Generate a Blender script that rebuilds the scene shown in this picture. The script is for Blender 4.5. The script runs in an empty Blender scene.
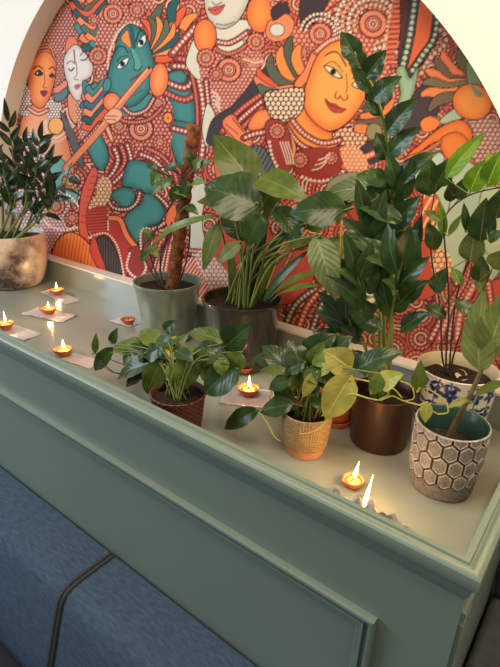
import bpy, bmesh, math, random
import numpy as np
from mathutils import Vector, noise as mnoise
PI = math.pi
random.seed(7)
scene = bpy.context.scene
COL = scene.collection

# ---------------- camera (solved from the ledge's straight edges) ----------------
FPX = 501.75
ROLL, PITCH, YAW = (math.radians(a) for a in (-1.86747, 22.19307, -36.98358))
CAMZ = 1.74
def cam_axes():
    cy, sy, cp, sp = math.cos(YAW), math.sin(YAW), math.cos(PITCH), math.sin(PITCH)
    fwd = np.array([sy*cp, cy*cp, -sp]); right = np.array([cy, -sy, 0]); down = np.cross(fwd, right)
    cr, sr = math.cos(ROLL), math.sin(ROLL)
    return right*cr+down*sr, -right*sr+down*cr, fwd
RI, DO, FW = cam_axes()
CAM = np.array([0, 0, CAMZ])
cd = bpy.data.cameras.new('camera'); cam = bpy.data.objects.new('camera', cd); COL.objects.link(cam)
cd.sensor_fit = 'AUTO'; cd.sensor_width = 36; cd.lens = FPX/667*36; cd.clip_start = .02
from mathutils import Matrix
cam.matrix_world = Matrix(((RI[0], -DO[0], -FW[0], 0), (RI[1], -DO[1], -FW[1], 0), (RI[2], -DO[2], -FW[2], CAMZ), (0, 0, 0, 1)))
scene.camera = cam

# ---------------- light and exposure ----------------
vs = scene.view_settings
scene.display_settings.display_device = 'sRGB'
vs.view_transform = 'Standard'; vs.look = 'None'; vs.gamma = 1; vs.use_curve_mapping = False
vs.exposure = 0.0
world = bpy.data.worlds.new('world'); scene.world = world; world.use_nodes = True
bg = world.node_tree.nodes['Background']; bg.inputs[0].default_value = (1.0, .93, .86, 1); bg.inputs[1].default_value = .24
def light(name, kind, loc, energy, col, size=None, target=None, sy=None):
    d = bpy.data.lights.new(name, kind); d.energy = energy; d.color = col
    o = bpy.data.objects.new(name, d); COL.objects.link(o); o.location = loc
    if kind == 'AREA':
        d.size = size
        if sy: d.shape = 'RECTANGLE'; d.size_y = sy
    elif size is not None: d.shadow_soft_size = size
    if target is not None: o.rotation_euler = (Vector(target)-Vector(loc)).to_track_quat('-Z', 'Y').to_euler()
    return o
light('window_daylight', 'AREA', (-3.0, -.7, 2.05), 52, (.74, .87, 1.0), 1.5, (-1.5, .8, 1.3), 1.4)
light('overhead_fill', 'AREA', (-.6, .25, 2.75), 19, (1.0, .80, .58), .8, (-.7, .7, 1.2))  # added warm fill from above, stands for no actual fixture
light('right_side_fill', 'AREA', (1.1, .1, 2.6), 9, (1.0, .82, .56), .5, (-.2, .6, 1.1))  # second added fill, brightens the ledge's right end
light('wall_lamp', 'POINT', (.05, .92, 1.90), 7, (1.0, .64, .28), .045)

# ---------------- helpers ----------------
def ray(px, py): return RI*((px-250)/FPX)+DO*((py-333.5)/FPX)+FW
def W(px, py, Y): d = ray(px, py); return Vector(CAM+d*(Y/d[1]))             # point of the plane y = Y
def Wz(px, py, z): d = ray(px, py); return Vector(CAM+d*((z-CAMZ)/d[2]))     # point of the plane z
def px_size(p): return float((np.array(p)-CAM)@FW)/FPX                        # metres per pixel there
def lin(c):
    return tuple(((v/255)/12.92 if v/255 <= .04045 else ((v/255+.055)/1.055)**2.4) for v in c)
def tag(o, label=None, cat=None, group=None, kind=None):
    if label: o['label'] = label
    if cat: o['category'] = cat
    if group: o['group'] = group
    if kind: o['kind'] = kind
    return o
def thing(name, loc, label, cat, group=None):
    o = bpy.data.objects.new(name, None); COL.objects.link(o); o.location = loc; o.empty_display_size = .03
    return tag(o, label, cat, group)
def origin(o):
    v = Vector((0, 0, 0))
    while o is not None: v += Vector(o.location); o = o.parent
    return v
def mesh(name, verts, faces, mats, parent=None, smooth=True, uvs=None, mi=None, attr=None):
    """one mesh object from world coordinates, under its parent"""
    off = origin(parent)
    me = bpy.data.meshes.new(name)
    me.from_pydata([tuple(Vector(v)-off) for v in verts], [], faces)
    for m in (mats if isinstance(mats, (list, tuple)) else [mats]): me.materials.append(m)
    if mi is not None: me.polygons.foreach_set('material_index', mi)
    if smooth: me.polygons.foreach_set('use_smooth', [True]*len(faces))
    if uvs is not None:
        l = me.uv_layers.new(name='UVMap'); flat = []
        for lp in me.loops: flat += list(uvs[lp.vertex_index])
        l.data.foreach_set('uv', flat)
    if attr is not None:
        a = me.color_attributes.new('Col', 'FLOAT_COLOR', 'POINT'); a.data.foreach_set('color', np.asarray(attr, np.float32).ravel())
    me.update()
    o = bpy.data.objects.new(name, me); COL.objects.link(o)
    if parent is not None: o.parent = parent
    return o
class MB:
    """collects shapes that become ONE mesh"""
    def __init__(s): s.v = []; s.f = []; s.mi = []; s.uv = []
    def add(s, v, f, mi=0, uv=None):
        n = len(s.v); s.v += [Vector(p) for p in v]; s.f += [tuple(i+n for i in q) for q in f]; s.mi += [mi]*len(f)
        s.uv += list(uv) if uv is not None else [(0, 0)]*len(v)
        return s
    def box(s, x0, x1, y0, y1, z0, z1, mi=0):
        v = [(x, y, z) for x in (x0, x1) for y in (y0, y1) for z in (z0, z1)]
        return s.add(v, [(0, 1, 3, 2), (4, 6, 7, 5), (0, 4, 5, 1), (2, 3, 7, 6), (0, 2, 6, 4), (1, 5, 7, 3)], mi)
    def tube(s, pts, r, n=7, mi=0):
        pts = [Vector(p) for p in pts]; L = len(pts); v = []; f = []; prev = None
        for i, p in enumerate(pts):
            t = (pts[min(i+1, L-1)]-pts[max(i-1, 0)]).normalized()
            a = t.cross(Vector((0, 0, 1)) if prev is None else prev)
            if prev is None:
                if a.length < 1e-4: a = t.cross(Vector((1, 0, 0)))
                nn = a.normalized()
            else: nn = (prev-t*prev.dot(t)).normalized()
            prev = nn; b = t.cross(nn); rr = r[i] if isinstance(r, (list, tuple)) else r
            for k in range(n): v.append(p+(nn*math.cos(2*PI*k/n)+b*math.sin(2*PI*k/n))*rr)
        for i in range(L-1):
            for k in range(n): f.append((i*n+k, i*n+(k+1) % n, (i+1)*n+(k+1) % n, (i+1)*n+k))
        f.append(tuple(range(n))[::-1]); f.append(tuple((L-1)*n+k for k in range(n)))
        return s.add(v, f, mi)
    def lathe(s, c, prof, n=48, mi=0, fn=None):
        v = []; f = []; L = len(prof); uv = []
        for i, (r, z) in enumerate(prof):
            for k in range(n):
                a = 2*PI*k/n; rr = r+(fn(a, z, i) if fn else 0)
                v.append((c[0]+rr*math.cos(a), c[1]+rr*math.sin(a), c[2]+z)); uv.append((k/n, i/L))
        for i in range(L-1):
            for k in range(n): f.append((i*n+k, i*n+(k+1) % n, (i+1)*n+(k+1) % n, (i+1)*n+k))
        for i, rev in ((0, True), (L-1, False)):
            if prof[i][0] > 1e-4: f.append(tuple(i*n+k for k in range(n))[::-1] if rev else tuple(i*n+k for k in range(n)))
        return s.add(v, f, mi, uv)
    def sweep(s, path, prof, closed_prof=False, mi=0, closed=False):
        """mitred moulding: prof = (offset to the right of travel, height) pairs on a flat path given as frames"""
        v = []; f = []; m = len(prof); L = len(path)
        for (o, u, w) in path:
            for a, b in prof: v.append(Vector(o)+Vector(u)*a+Vector(w)*b)
        for i in range(L if closed else L-1):
            j = (i+1) % L
            for k in range(m if closed_prof else m-1): f.append((i*m+k, i*m+(k+1) % m, j*m+(k+1) % m, j*m+k))
        if not closed: f.append(tuple(range(m))); f.append(tuple((L-1)*m+k for k in range(m))[::-1])
        return s.add(v, f, mi)
    def build(s, name, mats, parent=None, smooth=True, angle=None):
        o = mesh(name, s.v, s.f, mats, parent, smooth, s.uv, s.mi)
        if angle is not None: sharp(o, angle)
        return o
def sharp(o, deg=35):
    bm = bmesh.new(); bm.from_mesh(o.data)
    bmesh.ops.recalc_face_normals(bm, faces=bm.faces)
    for e in bm.edges:
        if len(e.link_faces) == 2 and e.calc_face_angle(0) > math.radians(deg): e.smooth = False
    bm.to_mesh(o.data); bm.free()
def curve(pts, n=8):
    """smooth curve through 3-D points"""
    p = [Vector(q) for q in pts]; L = len(p)
    if L == 2: return [p[0].lerp(p[1], k/n) for k in range(n+1)]
    out = []
    for i in range(L-1):
        a, b, c, d = p[max(i-1, 0)], p[i], p[i+1], p[min(i+2, L-1)]
        for k in range(n):
            t = k/n; out.append(.5*((2*b)+(c-a)*t+(2*a-5*b+4*c-d)*t*t+(3*b-a-3*c+d)*t**3))
    return out+[p[-1]]

# ---------------- materials ----------------
def mat(name, col, rough=.5, metal=0, spec=.5, coat=0, vary=0, vscale=8, bump=0, bscale=60, col2=None, stretch=None, emit=None, est=0, attr=False, vlo=.35, vhi=.65, trans=0):
    m = bpy.data.materials.new(name); m.use_nodes = True; nt = m.node_tree; b = nt.nodes['Principled BSDF']
    c = (*lin(col), 1); b.inputs['Base Color'].default_value = c
    b.inputs['Roughness'].default_value = rough; b.inputs['Metallic'].default_value = metal
    b.inputs['Specular IOR Level'].default_value = spec; b.inputs['Coat Weight'].default_value = coat
    if trans: b.inputs['Transmission Weight'].default_value = trans
    tc = nt.nodes.new('ShaderNodeTexCoord'); mp = nt.nodes.new('ShaderNodeMapping'); nt.links.new(tc.outputs['Object'], mp.inputs[0])
    if stretch: mp.inputs['Scale'].default_value = stretch
    src = None
    if attr:
        a = nt.nodes.new('ShaderNodeAttribute'); a.attribute_name = 'Col'; src = a.outputs['Color']
    if col2 is not None or vary:
        n = nt.nodes.new('ShaderNodeTexNoise'); n.inputs['Scale'].default_value = vscale; n.inputs['Detail'].default_value = 6; n.inputs['Roughness'].default_value = .6
        nt.links.new(mp.outputs[0], n.inputs['Vector'])
        r = nt.nodes.new('ShaderNodeMapRange'); r.inputs[1].default_value = vlo; r.inputs[2].default_value = vhi
        nt.links.new(n.outputs['Fac'], r.inputs[0])
        mx = nt.nodes.new('ShaderNodeMix'); mx.data_type = 'RGBA'
        nt.links.new(r.outputs[0], mx.inputs[0])
        mx.inputs[6].default_value = c
        c2 = lin(col2) if col2 is not None else tuple(v*(1-vary) for v in c[:3])
        mx.inputs[7].default_value = (*c2, 1)
        if src is not None:
            mx.blend_type = 'MULTIPLY'; nt.links.new(src, mx.inputs[6]); mx.inputs[7].default_value = (1-vary, 1-vary, 1-vary, 1)
        src = mx.outputs[2]
    if src is not None: nt.links.new(src, b.inputs['Base Color'])
    if bump:
        n2 = nt.nodes.new('ShaderNodeTexNoise'); n2.inputs['Scale'].default_value = bscale; n2.inputs['Detail'].default_value = 4
        nt.links.new(mp.outputs[0], n2.inputs['Vector'])
        bp = nt.nodes.new('ShaderNodeBump'); bp.inputs['Strength'].default_value = bump; bp.inputs['Distance'].default_value = .004
        nt.links.new(n2.outputs['Fac'], bp.inputs['Height']); nt.links.new(bp.outputs[0], b.inputs['Normal'])
    if emit is not None:
        b.inputs['Emission Color'].default_value = (*emit, 1); b.inputs['Emission Strength'].default_value = est
    return m
def leaf_mat(name, col, col2, rib, rough=.38, veins=11, vein=.35, transl=.25, var=.0, vcol=None):
    """leaf: pale midrib and side veins along its own UV, blotches of a second green, light shining through"""
    m = bpy.data.materials.new(name); m.use_nodes = True; nt = m.node_tree; N = nt.nodes.new; K = nt.links.new
    b = nt.nodes['Principled BSDF']; out = nt.nodes['Material Output']
    b.inputs['Roughness'].default_value = rough; b.inputs['Specular IOR Level'].default_value = .5
    def mth(op, a, c=None, c2=None):
        n = N('ShaderNodeMath'); n.operation = op
        for i, q in enumerate((a, c, c2)):
            if q is None: continue
            if isinstance(q, (int, float)): n.inputs[i].default_value = q
            else: K(q, n.inputs[i])
        return n.outputs[0]
    uv = N('ShaderNodeUVMap'); sp = N('ShaderNodeSeparateXYZ'); K(uv.outputs[0], sp.inputs[0])
    du = mth('ABSOLUTE', mth('SUBTRACT', sp.outputs[0], .5))
    mid = mth('LESS_THAN', du, .022)
    ph = mth('SINE', mth('MULTIPLY', mth('SUBTRACT', sp.outputs[1], mth('MULTIPLY', du, .55)), veins*2*PI))
    vn = mth('MULTIPLY', mth('GREATER_THAN', ph, .86), vein)
    fac = mth('MAXIMUM', mid, vn)
    tc = N('ShaderNodeTexCoord'); no = N('ShaderNodeTexNoise'); no.inputs['Scale'].default_value = 38; no.inputs['Detail'].default_value = 4
    K(tc.outputs['Object'], no.inputs['Vector'])
    rg = N('ShaderNodeMapRange'); rg.inputs[1].default_value = .38; rg.inputs[2].default_value = .66; K(no.outputs['Fac'], rg.inputs[0])
    m1 = N('ShaderNodeMix'); m1.data_type = 'RGBA'; K(rg.outputs[0], m1.inputs[0]); m1.inputs[6].default_value = (*lin(col), 1); m1.inputs[7].default_value = (*lin(col2), 1)
    base = m1.outputs[2]
    oi = N('ShaderNodeObjectInfo'); hv = N('ShaderNodeHueSaturation'); K(base, hv.inputs['Color'])
    rr = N('ShaderNodeMapRange'); rr.inputs[3].default_value = .78; rr.inputs[4].default_value = 1.25; K(oi.outputs['Random'], rr.inputs[0]); K(rr.outputs[0], hv.inputs['Value'])
    m2 = N('ShaderNodeMix'); m2.data_type = 'RGBA'; K(fac, m2.inputs[0]); K(hv.outputs[0], m2.inputs[6]); m2.inputs[7].default_value = (*lin(rib), 1)
    K(m2.outputs[2], b.inputs['Base Color'])
    bp = N('ShaderNodeBump'); bp.inputs['Strength'].default_value = .06+.35*vein; bp.inputs['Distance'].default_value = .002; K(ph, bp.inputs['Height']); K(bp.outputs[0], b.inputs['Normal'])
    t = N('ShaderNodeBsdfTranslucent'); K(m2.outputs[2], t.inputs[0])
    mx = N('ShaderNodeMixShader'); mx.inputs[0].default_value = transl; K(b.outputs[0], mx.inputs[1]); K(t.outputs[0], mx.inputs[2]); K(mx.outputs[0], out.inputs['Surface'])
    return m

M = {}
M['wall'] = mat('wall_plaster', (246, 238, 224), .85, bump=.05, bscale=90)
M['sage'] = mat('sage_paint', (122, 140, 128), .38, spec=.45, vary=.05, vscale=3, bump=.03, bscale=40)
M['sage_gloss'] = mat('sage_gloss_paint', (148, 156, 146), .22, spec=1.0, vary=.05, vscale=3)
M['sill'] = mat('white_paint', (238, 232, 220), .4)
M['floor'] = mat('dark_carpet', (70, 76, 86), .95, vary=.35, vscale=30, bump=.4, bscale=220)
M['blue'] = mat('blue_wool', (74, 94, 114), .92, spec=.25, col2=(58, 77, 96), vscale=70, bump=.35, bscale=420, stretch=(.6, 2.2, 2.2))
M['grey_wool'] = mat('grey_wool', (104, 108, 116), .92, spec=.2, col2=(84, 90, 98), vscale=20, bump=.35, bscale=420)
M['shaded_seat'] = mat('shade_toned_upholstery', (26, 30, 38), .9, bump=.2, bscale=300)  # shadow over the seat painted in as a near-black base colour
M['piping'] = mat('charcoal_piping', (52, 56, 60), .7)
M['soil'] = mat('soil', (44, 30, 24), .95, vary=.6, vscale=60, bump=1, bscale=120)
M['mural'] = mat('mural_print', (200, 120, 90), .65, spec=.1, attr=True)
M['edge'] = mat('mural_paper', (200, 180, 160), .8)

# ---------------- the setting ----------------
ACX, ACZ, ARD = -1.106, 1.176, 1.048           # the arch is a half circle
YW, YM = 1.046, 1.109                          # wall face and mural plane
ZF, ZR = 1.154, 1.240                          # trough floor and rim top
tag(MB().box(-5, 3, -3.5, YW+.3, -.05, 0).build('floor', M['floor'], smooth=False), kind='structure')
w = MB(); arc = [(ACX+ARD*math.cos(a), ACZ+ARD*math.sin(a)) for a in np.linspace(PI, 0, 97)]
ZT = 2.9; v = []; f = []
for x, z in arc: v += [(x, YW, z), (x, YW, ZT), (x, YM+.006, z)]
for i in range(96):
    a, b = i*3, i*3+3
    f += [(a, b, b+1, a+1), (a, a+2, b+2, b)]
w.add(v, f)
xl, xr = ACX-ARD, ACX+ARD
w.add([(-5, YW, 0), (xl, YW, 0), (xl, YW, ACZ), (xl, YW, ZT), (-5, YW, ZT)], [(0, 1, 2, 3, 4)])
w.add([(xr, YW, 0), (3, YW, 0), (3, YW, ZT), (xr, YW, ZT), (xr, YW, ACZ)], [(0, 1, 2, 3, 4)])
w.add([(xl, YW, 0), (xr, YW, 0), (xr, YW, 1.12), (xl, YW, 1.12)], [(0, 1, 2, 3)])
for x in (xl, xr): w.add([(x, YW, 1.12), (x, YM+.006, 1.12), (x, YM+.006, ACZ), (x, YW, ACZ)], [(0, 1, 2, 3)])
w.add([(xl, YM+.006, 1.0), (xr, YM+.006, 1.0), (xr, YM+.006, 2.3), (xl, YM+.006, 2.3)], [(0, 1, 2, 3)])
wo = w.build('wall_back', M['wall'], smooth=False); tag(wo, kind='structure')
# ---------- mural artwork: painted as flat colour on a dense wall panel ----------
class Paint:
    def __init__(s, PX, PY, base):
        s.PX, s.PY = PX, PY
        s.C = np.empty(PX.shape + (3,), np.float32); s.C[:] = base
        # coarse lookup used to find the index window of a picture box
        s.st = 8
        s.cx = PX[::s.st, ::s.st]; s.cy = PY[::s.st, ::s.st]
    def win(s, x0, y0, x1, y1):
        m = (s.cx > x0 - 14) & (s.cx < x1 + 14) & (s.cy > y0 - 14) & (s.cy < y1 + 14)
        r = np.where(m.any(1))[0]; c = np.where(m.any(0))[0]
        if not len(r) or not len(c): return None
        return (slice(max(0, (r[0]-1)*s.st), (r[-1]+2)*s.st), slice(max(0, (c[0]-1)*s.st), (c[-1]+2)*s.st))
    @staticmethod
    def smooth(pts, closed, n=6):
        p = np.array(pts, float); L = len(p)
        if L < 3: return p
        out = []
        rng = range(L) if closed else range(L-1)
        for i in rng:
            if closed: a, b, c, d = p[i-1], p[i], p[(i+1) % L], p[(i+2) % L]
            else: a, b, c, d = p[max(i-1, 0)], p[i], p[i+1], p[min(i+2, L-1)]
            for k in range(n):
                t = k/n
                out.append(.5*((2*b)+(c-a)*t+(2*a-5*b+4*c-d)*t*t+(3*b-a-3*c+d)*t**3))
        if not closed: out.append(p[-1])
        return np.array(out)
    @staticmethod
    def dist(X, Y, p, closed):
        D = np.full(X.shape, 1e9, np.float32)
        q = np.vstack([p, p[:1]]) if closed else p
        for a, b in zip(q[:-1], q[1:]):
            d = b-a; l2 = d@d
            if l2 < 1e-9: continue
            t = np.clip(((X-a[0])*d[0]+(Y-a[1])*d[1])/l2, 0, 1)
            D = np.minimum(D, (X-a[0]-t*d[0])**2+(Y-a[1]-t*d[1])**2)
        return np.sqrt(D)
    @staticmethod
    def inside(X, Y, p):
        m = np.zeros(X.shape, bool); q = np.roll(p, -1, 0)
        for (x0, y0), (x1, y1) in zip(p, q):
            if y0 == y1: continue
            m ^= ((y0 > Y) != (y1 > Y)) & (X < (x1-x0)*(Y-y0)/(y1-y0)+x0)
        return m
    def fill(s, pts, col, ol=None, w=1.0, sm=True, tint=None):
        p = s.smooth(pts, True) if sm else np.array(pts, float)
        W = s.win(p[:, 0].min()-w, p[:, 1].min()-w, p[:, 0].max()+w, p[:, 1].max()+w)
        if W is None: return
        X, Y = s.PX[W], s.PY[W]; m = s.inside(X, Y, p); V = s.C[W]
        V[m] = col
        if tint is not None or ol is not None: D = s.dist(X, Y, p, True)
        if tint is not None:                    # the painter's own edge tint
            tc, tw = tint
            k = (np.clip(1-D/tw, 0, 1)**1.3)[..., None]*.8
            V[m] = (V*(1-k)+np.array(tc, np.float32)*k)[m]
        if ol is not None: V[D < w*.5] = ol
    def ell(s, cx, cy, rx, ry, col, ol=None, w=1.0, rot=0, tint=None):
        t = np.linspace(0, 2*np.pi, 28, endpoint=False); c, n = np.cos(rot), np.sin(rot)
        s.fill(np.c_[cx+rx*np.cos(t)*c-ry*np.sin(t)*n, cy+rx*np.cos(t)*n+ry*np.sin(t)*c], col, ol, w, False, tint)
    def line(s, pts, w, col, ol=None, ow=.8, sm=True):
        p = s.smooth(pts, False) if sm else np.array(pts, float)
        W = s.win(p[:, 0].min()-w, p[:, 1].min()-w, p[:, 0].max()+w, p[:, 1].max()+w)
        if W is None: return
        D = s.dist(s.PX[W], s.PY[W], p, False); V = s.C[W]
        if ol is not None: V[D < w*.5+ow] = ol
        V[D < w*.5] = col
    def taper(s, pts, w, col, ol=None):         # lock of hair, wide in the middle
        p = s.smooth(pts, False); n = len(p); u = np.linspace(0, 1, n)
        t = np.gradient(p, axis=0); t /= np.linalg.norm(t, axis=1)[:, None]+1e-9
        nn = np.c_[-t[:, 1], t[:, 0]]; h = (w*.64*np.sin(np.pi*np.clip(u*.8+.2, 0, 1))**.6)[:, None]
        s.fill(np.vstack([p+nn*h, (p-nn*h)[::-1]]), col, ol, .9, False)
    def beads(s, pts, r, gap, col, ol=None, closed=False):
        p = s.smooth(pts, closed)
        if closed: p = np.vstack([p, p[:1]])
        d = np.r_[0, np.cumsum(np.linalg.norm(np.diff(p, axis=0), axis=1))]
        for q in np.arange(gap*.5, d[-1], gap):
            x, y = np.interp(q, d, p[:, 0]), np.interp(q, d, p[:, 1])
            s.dot(x, y, r, col, ol)
    def dot(s, x, y, r, col, ol=None):
        W = s.win(x-r, y-r, x+r, y+r)
        if W is None: return
        D = (s.PX[W]-x)**2+(s.PY[W]-y)**2; V = s.C[W]
        if ol is not None: V[D < (r+.7)**2] = ol
        V[D < r*r] = col
    def band(s, pts, w, base, bead, closed=False, edge=None):
        p = list(pts)+([pts[0]] if closed else [])
        s.line(p, w, base, DK, .8)
        if edge is not None:
            s.line(p, w*.72, edge); s.line(p, w*.5, base)
        s.beads(pts, w*.24, w*.66, bead, None, closed)
    def rings(s, cx, cy, r, spec):              # concentric circles from the outside in
        for f, col in spec: s.ell(cx, cy, r*f, r*f, col)
    def rosette(s, cx, cy, r):
        s.rings(cx, cy, r, ((1.08, DK), (1, MAR)))
        n = max(8, int(r*1.5))
        for k in range(n):
            a = 2*np.pi*k/n
            s.dot(cx+r*.78*np.cos(a), cy+r*.78*np.sin(a), r*.17, SAL)
        s.rings(cx, cy, r, ((.55, DK), (.50, SAL), (.42, MAR), (.32, CRM), (.24, MAR), (.13, SAL)))
    def scales(s, pts, base, pitch, r, col, ol=None, sm=True, rot=0, asp=1.0):
        p = s.smooth(pts, True) if sm else np.array(pts, float)
        W = s.win(p[:, 0].min(), p[:, 1].min(), p[:, 0].max(), p[:, 1].max())
        if W is None: return
        X, Y = s.PX[W], s.PY[W]; m = s.inside(X, Y, p); V = s.C[W]
        c, n = np.cos(rot), np.sin(rot); U = (X*c+Y*n)/pitch; T = (-X*n+Y*c)/pitch/.866*asp
        row = np.round(T); off = (row % 2)*.5; cu = np.round(U-off)+off
        d = np.sqrt((U-cu)**2+((T-row)*.866)**2)*pitch
        V[m] = base; V[m & (d < r)] = col
        if ol is not None: V[s.dist(X, Y, p, True) < .6] = ol
    def swirls(s, n, p, box):                   # ground of bead rings round many centres
        rg = np.random.RandomState(5); ctr = []
        while len(ctr) < n:
            c = rg.uniform(box[:2], box[2:])
            if all((c[0]-q[0])**2+(c[1]-q[1])**2 > 15**2 for q in ctr): ctr.append(c)
        d2 = np.full(s.PX.shape, 1e9, np.float32); bx = np.zeros_like(d2); by = np.zeros_like(d2)
        for c in ctr:
            W = s.win(c[0]-40, c[1]-40, c[0]+40, c[1]+40)
            if W is None: continue
            q = (s.PX[W]-c[0])**2+(s.PY[W]-c[1])**2; m = q < d2[W]
            d2[W][m] = q[m]; bx[W][m] = c[0]; by[W][m] = c[1]
        d = np.sqrt(d2); k = np.floor(d/p); f = d/p-k
        a = np.arctan2(s.PY-by, s.PX-bx); nb = np.maximum(5, np.round(2*np.pi*(k+.5)*p/3.9))
        u = (a*nb/(2*np.pi)) % 1
        bead = (k % 2 == 0) & (f > .16) & (f < .84) & (np.abs(u-.5) < .33)
        lin = (k % 2 == 1) & (f > .3) & (f < .72)
        s.C[bead] = SAL; s.C[lin & (k % 4 == 1)] = (226, 184, 158); s.C[lin & (k % 4 == 3)] = (198, 100, 80)
        s.C[(f < .14) | (d > 38)] = (84, 34, 36)
    def stripes(s, pts, base, pitch, frac, col, rot, ol=None, bend=0):
        p = s.smooth(pts, True)
        W = s.win(p[:, 0].min(), p[:, 1].min(), p[:, 0].max(), p[:, 1].max())
        if W is None: return
        X, Y = s.PX[W], s.PY[W]; m = s.inside(X, Y, p); V = s.C[W]; c0 = p.mean(0)
        U = (X-c0[0])*np.cos(rot)+(Y-c0[1])*np.sin(rot); T = -(X-c0[0])*np.sin(rot)+(Y-c0[1])*np.cos(rot)
        q = ((U+bend*T*T)/pitch) % 1
        V[m] = base; V[m & (q < frac)] = col
        if ol is not None: V[s.dist(X, Y, p, True) < .6] = ol

DK = (52, 24, 26); MAR = (136, 52, 48); SAL = (222, 134, 104); CRM = (236, 204, 180); ORG = (238, 140, 72); ORD = (222, 96, 60)
TEAL = (72, 136, 132); TED = (44, 92, 94); PALE = (214, 208, 190); CHA = (66, 60, 66); OLV = (92, 98, 76); YEL = (240, 164, 84); RED = (196, 70, 56)
PGR = (188, 200, 170)

def paint_mural(a):
    S = a
    # whole ground: strings of pale scales on dark red
    S.C[:] = MAR
    S.swirls(620, 3.9, (-60, -120, 620, 420))
    for k in range(9):                      # ornaments that run on behind the plants
        S.band([(180+k*36, 330-6*k), (196+k*36, 285-4*k), (226+k*36, 262), (250+k*36, 300)], 7, MAR, CRM)
    # ---- left figures ----
    S.scales([(62, 10), (78, 0), (84, 26), (72, 42), (52, 50), (40, 44)], (120, 58, 54), 3.6, 1.25, (214, 150, 132))
    S.scales([(36, 44), (52, 44), (66, 60), (62, 100), (54, 120), (50, 60)], (130, 60, 56), 3.2, 1.1, (216, 150, 130))
    S.fill([(26, 110), (38, 104), (50, 108), (62, 124), (70, 150), (74, 176), (62, 190), (40, 178), (24, 160), (18, 134)], (232, 156, 110), DK, .8, tint=((216, 110, 80), 12))
    S.fill([(32, 60), (39, 51), (48, 50), (55, 58), (56, 72), (52, 92), (45, 106), (38, 108), (31, 101), (28, 86), (29, 70)], (238, 146, 82), DK, .9, tint=((214, 88, 54), 9))
    for o in range(3): S.line([(32+o, 60-2*o), (40, 52-3*o), (49, 51-3*o), (56-o, 60-2*o)], 1.6, (226, 124, 84), DK, .6)
    S.line([(33, 69), (38, 66), (43, 69)], 1.2, DK); S.line([(49, 69), (53, 67), (55, 70)], 1.2, DK)
    S.fill([(35, 74), (39, 70), (43, 74), (39, 76)], (60, 40, 36), DK, .8); S.dot(37.5, 73.2, .9, CRM)
    S.fill([(49, 76), (52, 73), (55, 76), (52, 78)], (60, 40, 36)); S.line([(44, 70), (45, 82), (43, 87), (47, 88)], .9, (150, 60, 40))
    S.fill([(40, 92), (44, 90), (48, 92), (44, 97)], (126, 44, 66))
    S.scales([(22, 90), (29, 88), (30, 112), (20, 114)], (96, 60, 60), 3, 1.2, (232, 214, 200)); S.scales([(46, 104), (58, 100), (62, 114), (50, 122)], (110, 70, 70), 3, 1.15, (236, 214, 200))
    S.band([(28, 108), (38, 114), (48, 110)], 3, (210, 120, 90), CRM)
    S.ell(56, 126, 7.5, 8.5, (240, 168, 96), DK, .8); S.beads([(46, 120), (47, 132), (56, 138), (66, 132)], 1, 2.8, (230, 214, 200)); S.beads([(44, 122), (45, 136), (57, 142), (69, 134)], 1, 2.8, (226, 196, 180))
    S.scales([(16, 150), (30, 132), (44, 150), (60, 186), (70, 200), (60, 240), (40, 250), (18, 230)], (150, 92, 92), 3.6, 1.3, (226, 190, 180))
    S.fill([(50, 170), (58, 158), (68, 166), (78, 190), (74, 204), (64, 196), (54, 186)], (116, 164, 156), DK, .8)
    S.rosette(70, 182, 8); S.rosette(56, 206, 9); S.rosette(72, 218, 7)
    S.beads([(46, 196), (58, 190), (74, 200), (82, 214)], 1.3, 3.2, (238, 214, 206)); S.beads([(40, 214), (50, 226), (66, 230), (80, 226)], 1.3, 3.2, (232, 200, 190))
    # pale face
    S.fill([(66, 42), (72, 36), (78, 44), (74, 56), (66, 58)], (226, 120, 92), DK, .7)
    S.fill([(68, 95), (76, 97), (79, 110), (76, 124), (69, 114)], (222, 140, 100), DK, .8)
    S.fill([(64, 58), (70, 48), (77, 45), (86, 54), (93, 66), (91, 76), (84, 82), (82, 96), (77, 101), (71, 94), (67, 82), (64, 70)], (222, 214, 206), DK, .8, tint=((196, 172, 164), 6))
    S.line([(67, 64), (71, 61), (75, 64)], 1, CHA); S.line([(80, 56), (84, 52), (88, 55)], 1, CHA); S.line([(69, 69), (71, 71), (74, 68)], 1.5, CHA); S.line([(81, 60), (85, 60), (88, 57)], 1.4, CHA)
    S.line([(76, 62), (77, 74), (74, 79), (79, 80)], .8, (120, 84, 80)); S.fill([(74, 86), (78, 84), (81, 85), (77, 90)], (186, 96, 110)); S.line([(74, 50), (75, 62)], 1.6, (150, 110, 110))
    S.fill([(60, 112), (66, 118), (80, 146), (84, 166), (78, 164), (66, 132)], (96, 92, 92), DK, .7)
    S.scales([(76, 104), (90, 96), (100, 104), (96, 130), (84, 146), (78, 124)], (150, 76, 72), 3.3, 1.2, (228, 170, 150))
    # hair locks at the top left and beside the pale face
    for p, c in (([(72, -4), (80, 12), (94, 16), (104, 4)], TED), ([(74, 8), (82, 24), (96, 22), (108, 2)], ORD), ([(76, 24), (86, 34), (98, 26), (108, 8)], TEAL), ([(80, 36), (90, 40), (100, 30), (110, 14)], (232, 130, 92)), ([(82, 48), (92, 46), (101, 36), (109, 22)], TED), ([(88, 4), (98, -4), (110, -6)], (228, 120, 84)),
                 ([(84, 12), (94, 6), (104, -4)], OLV), ([(80, 2), (86, -8), (100, -12)], (236, 150, 110))):
        S.taper(p, 7, c, DK)
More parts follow.
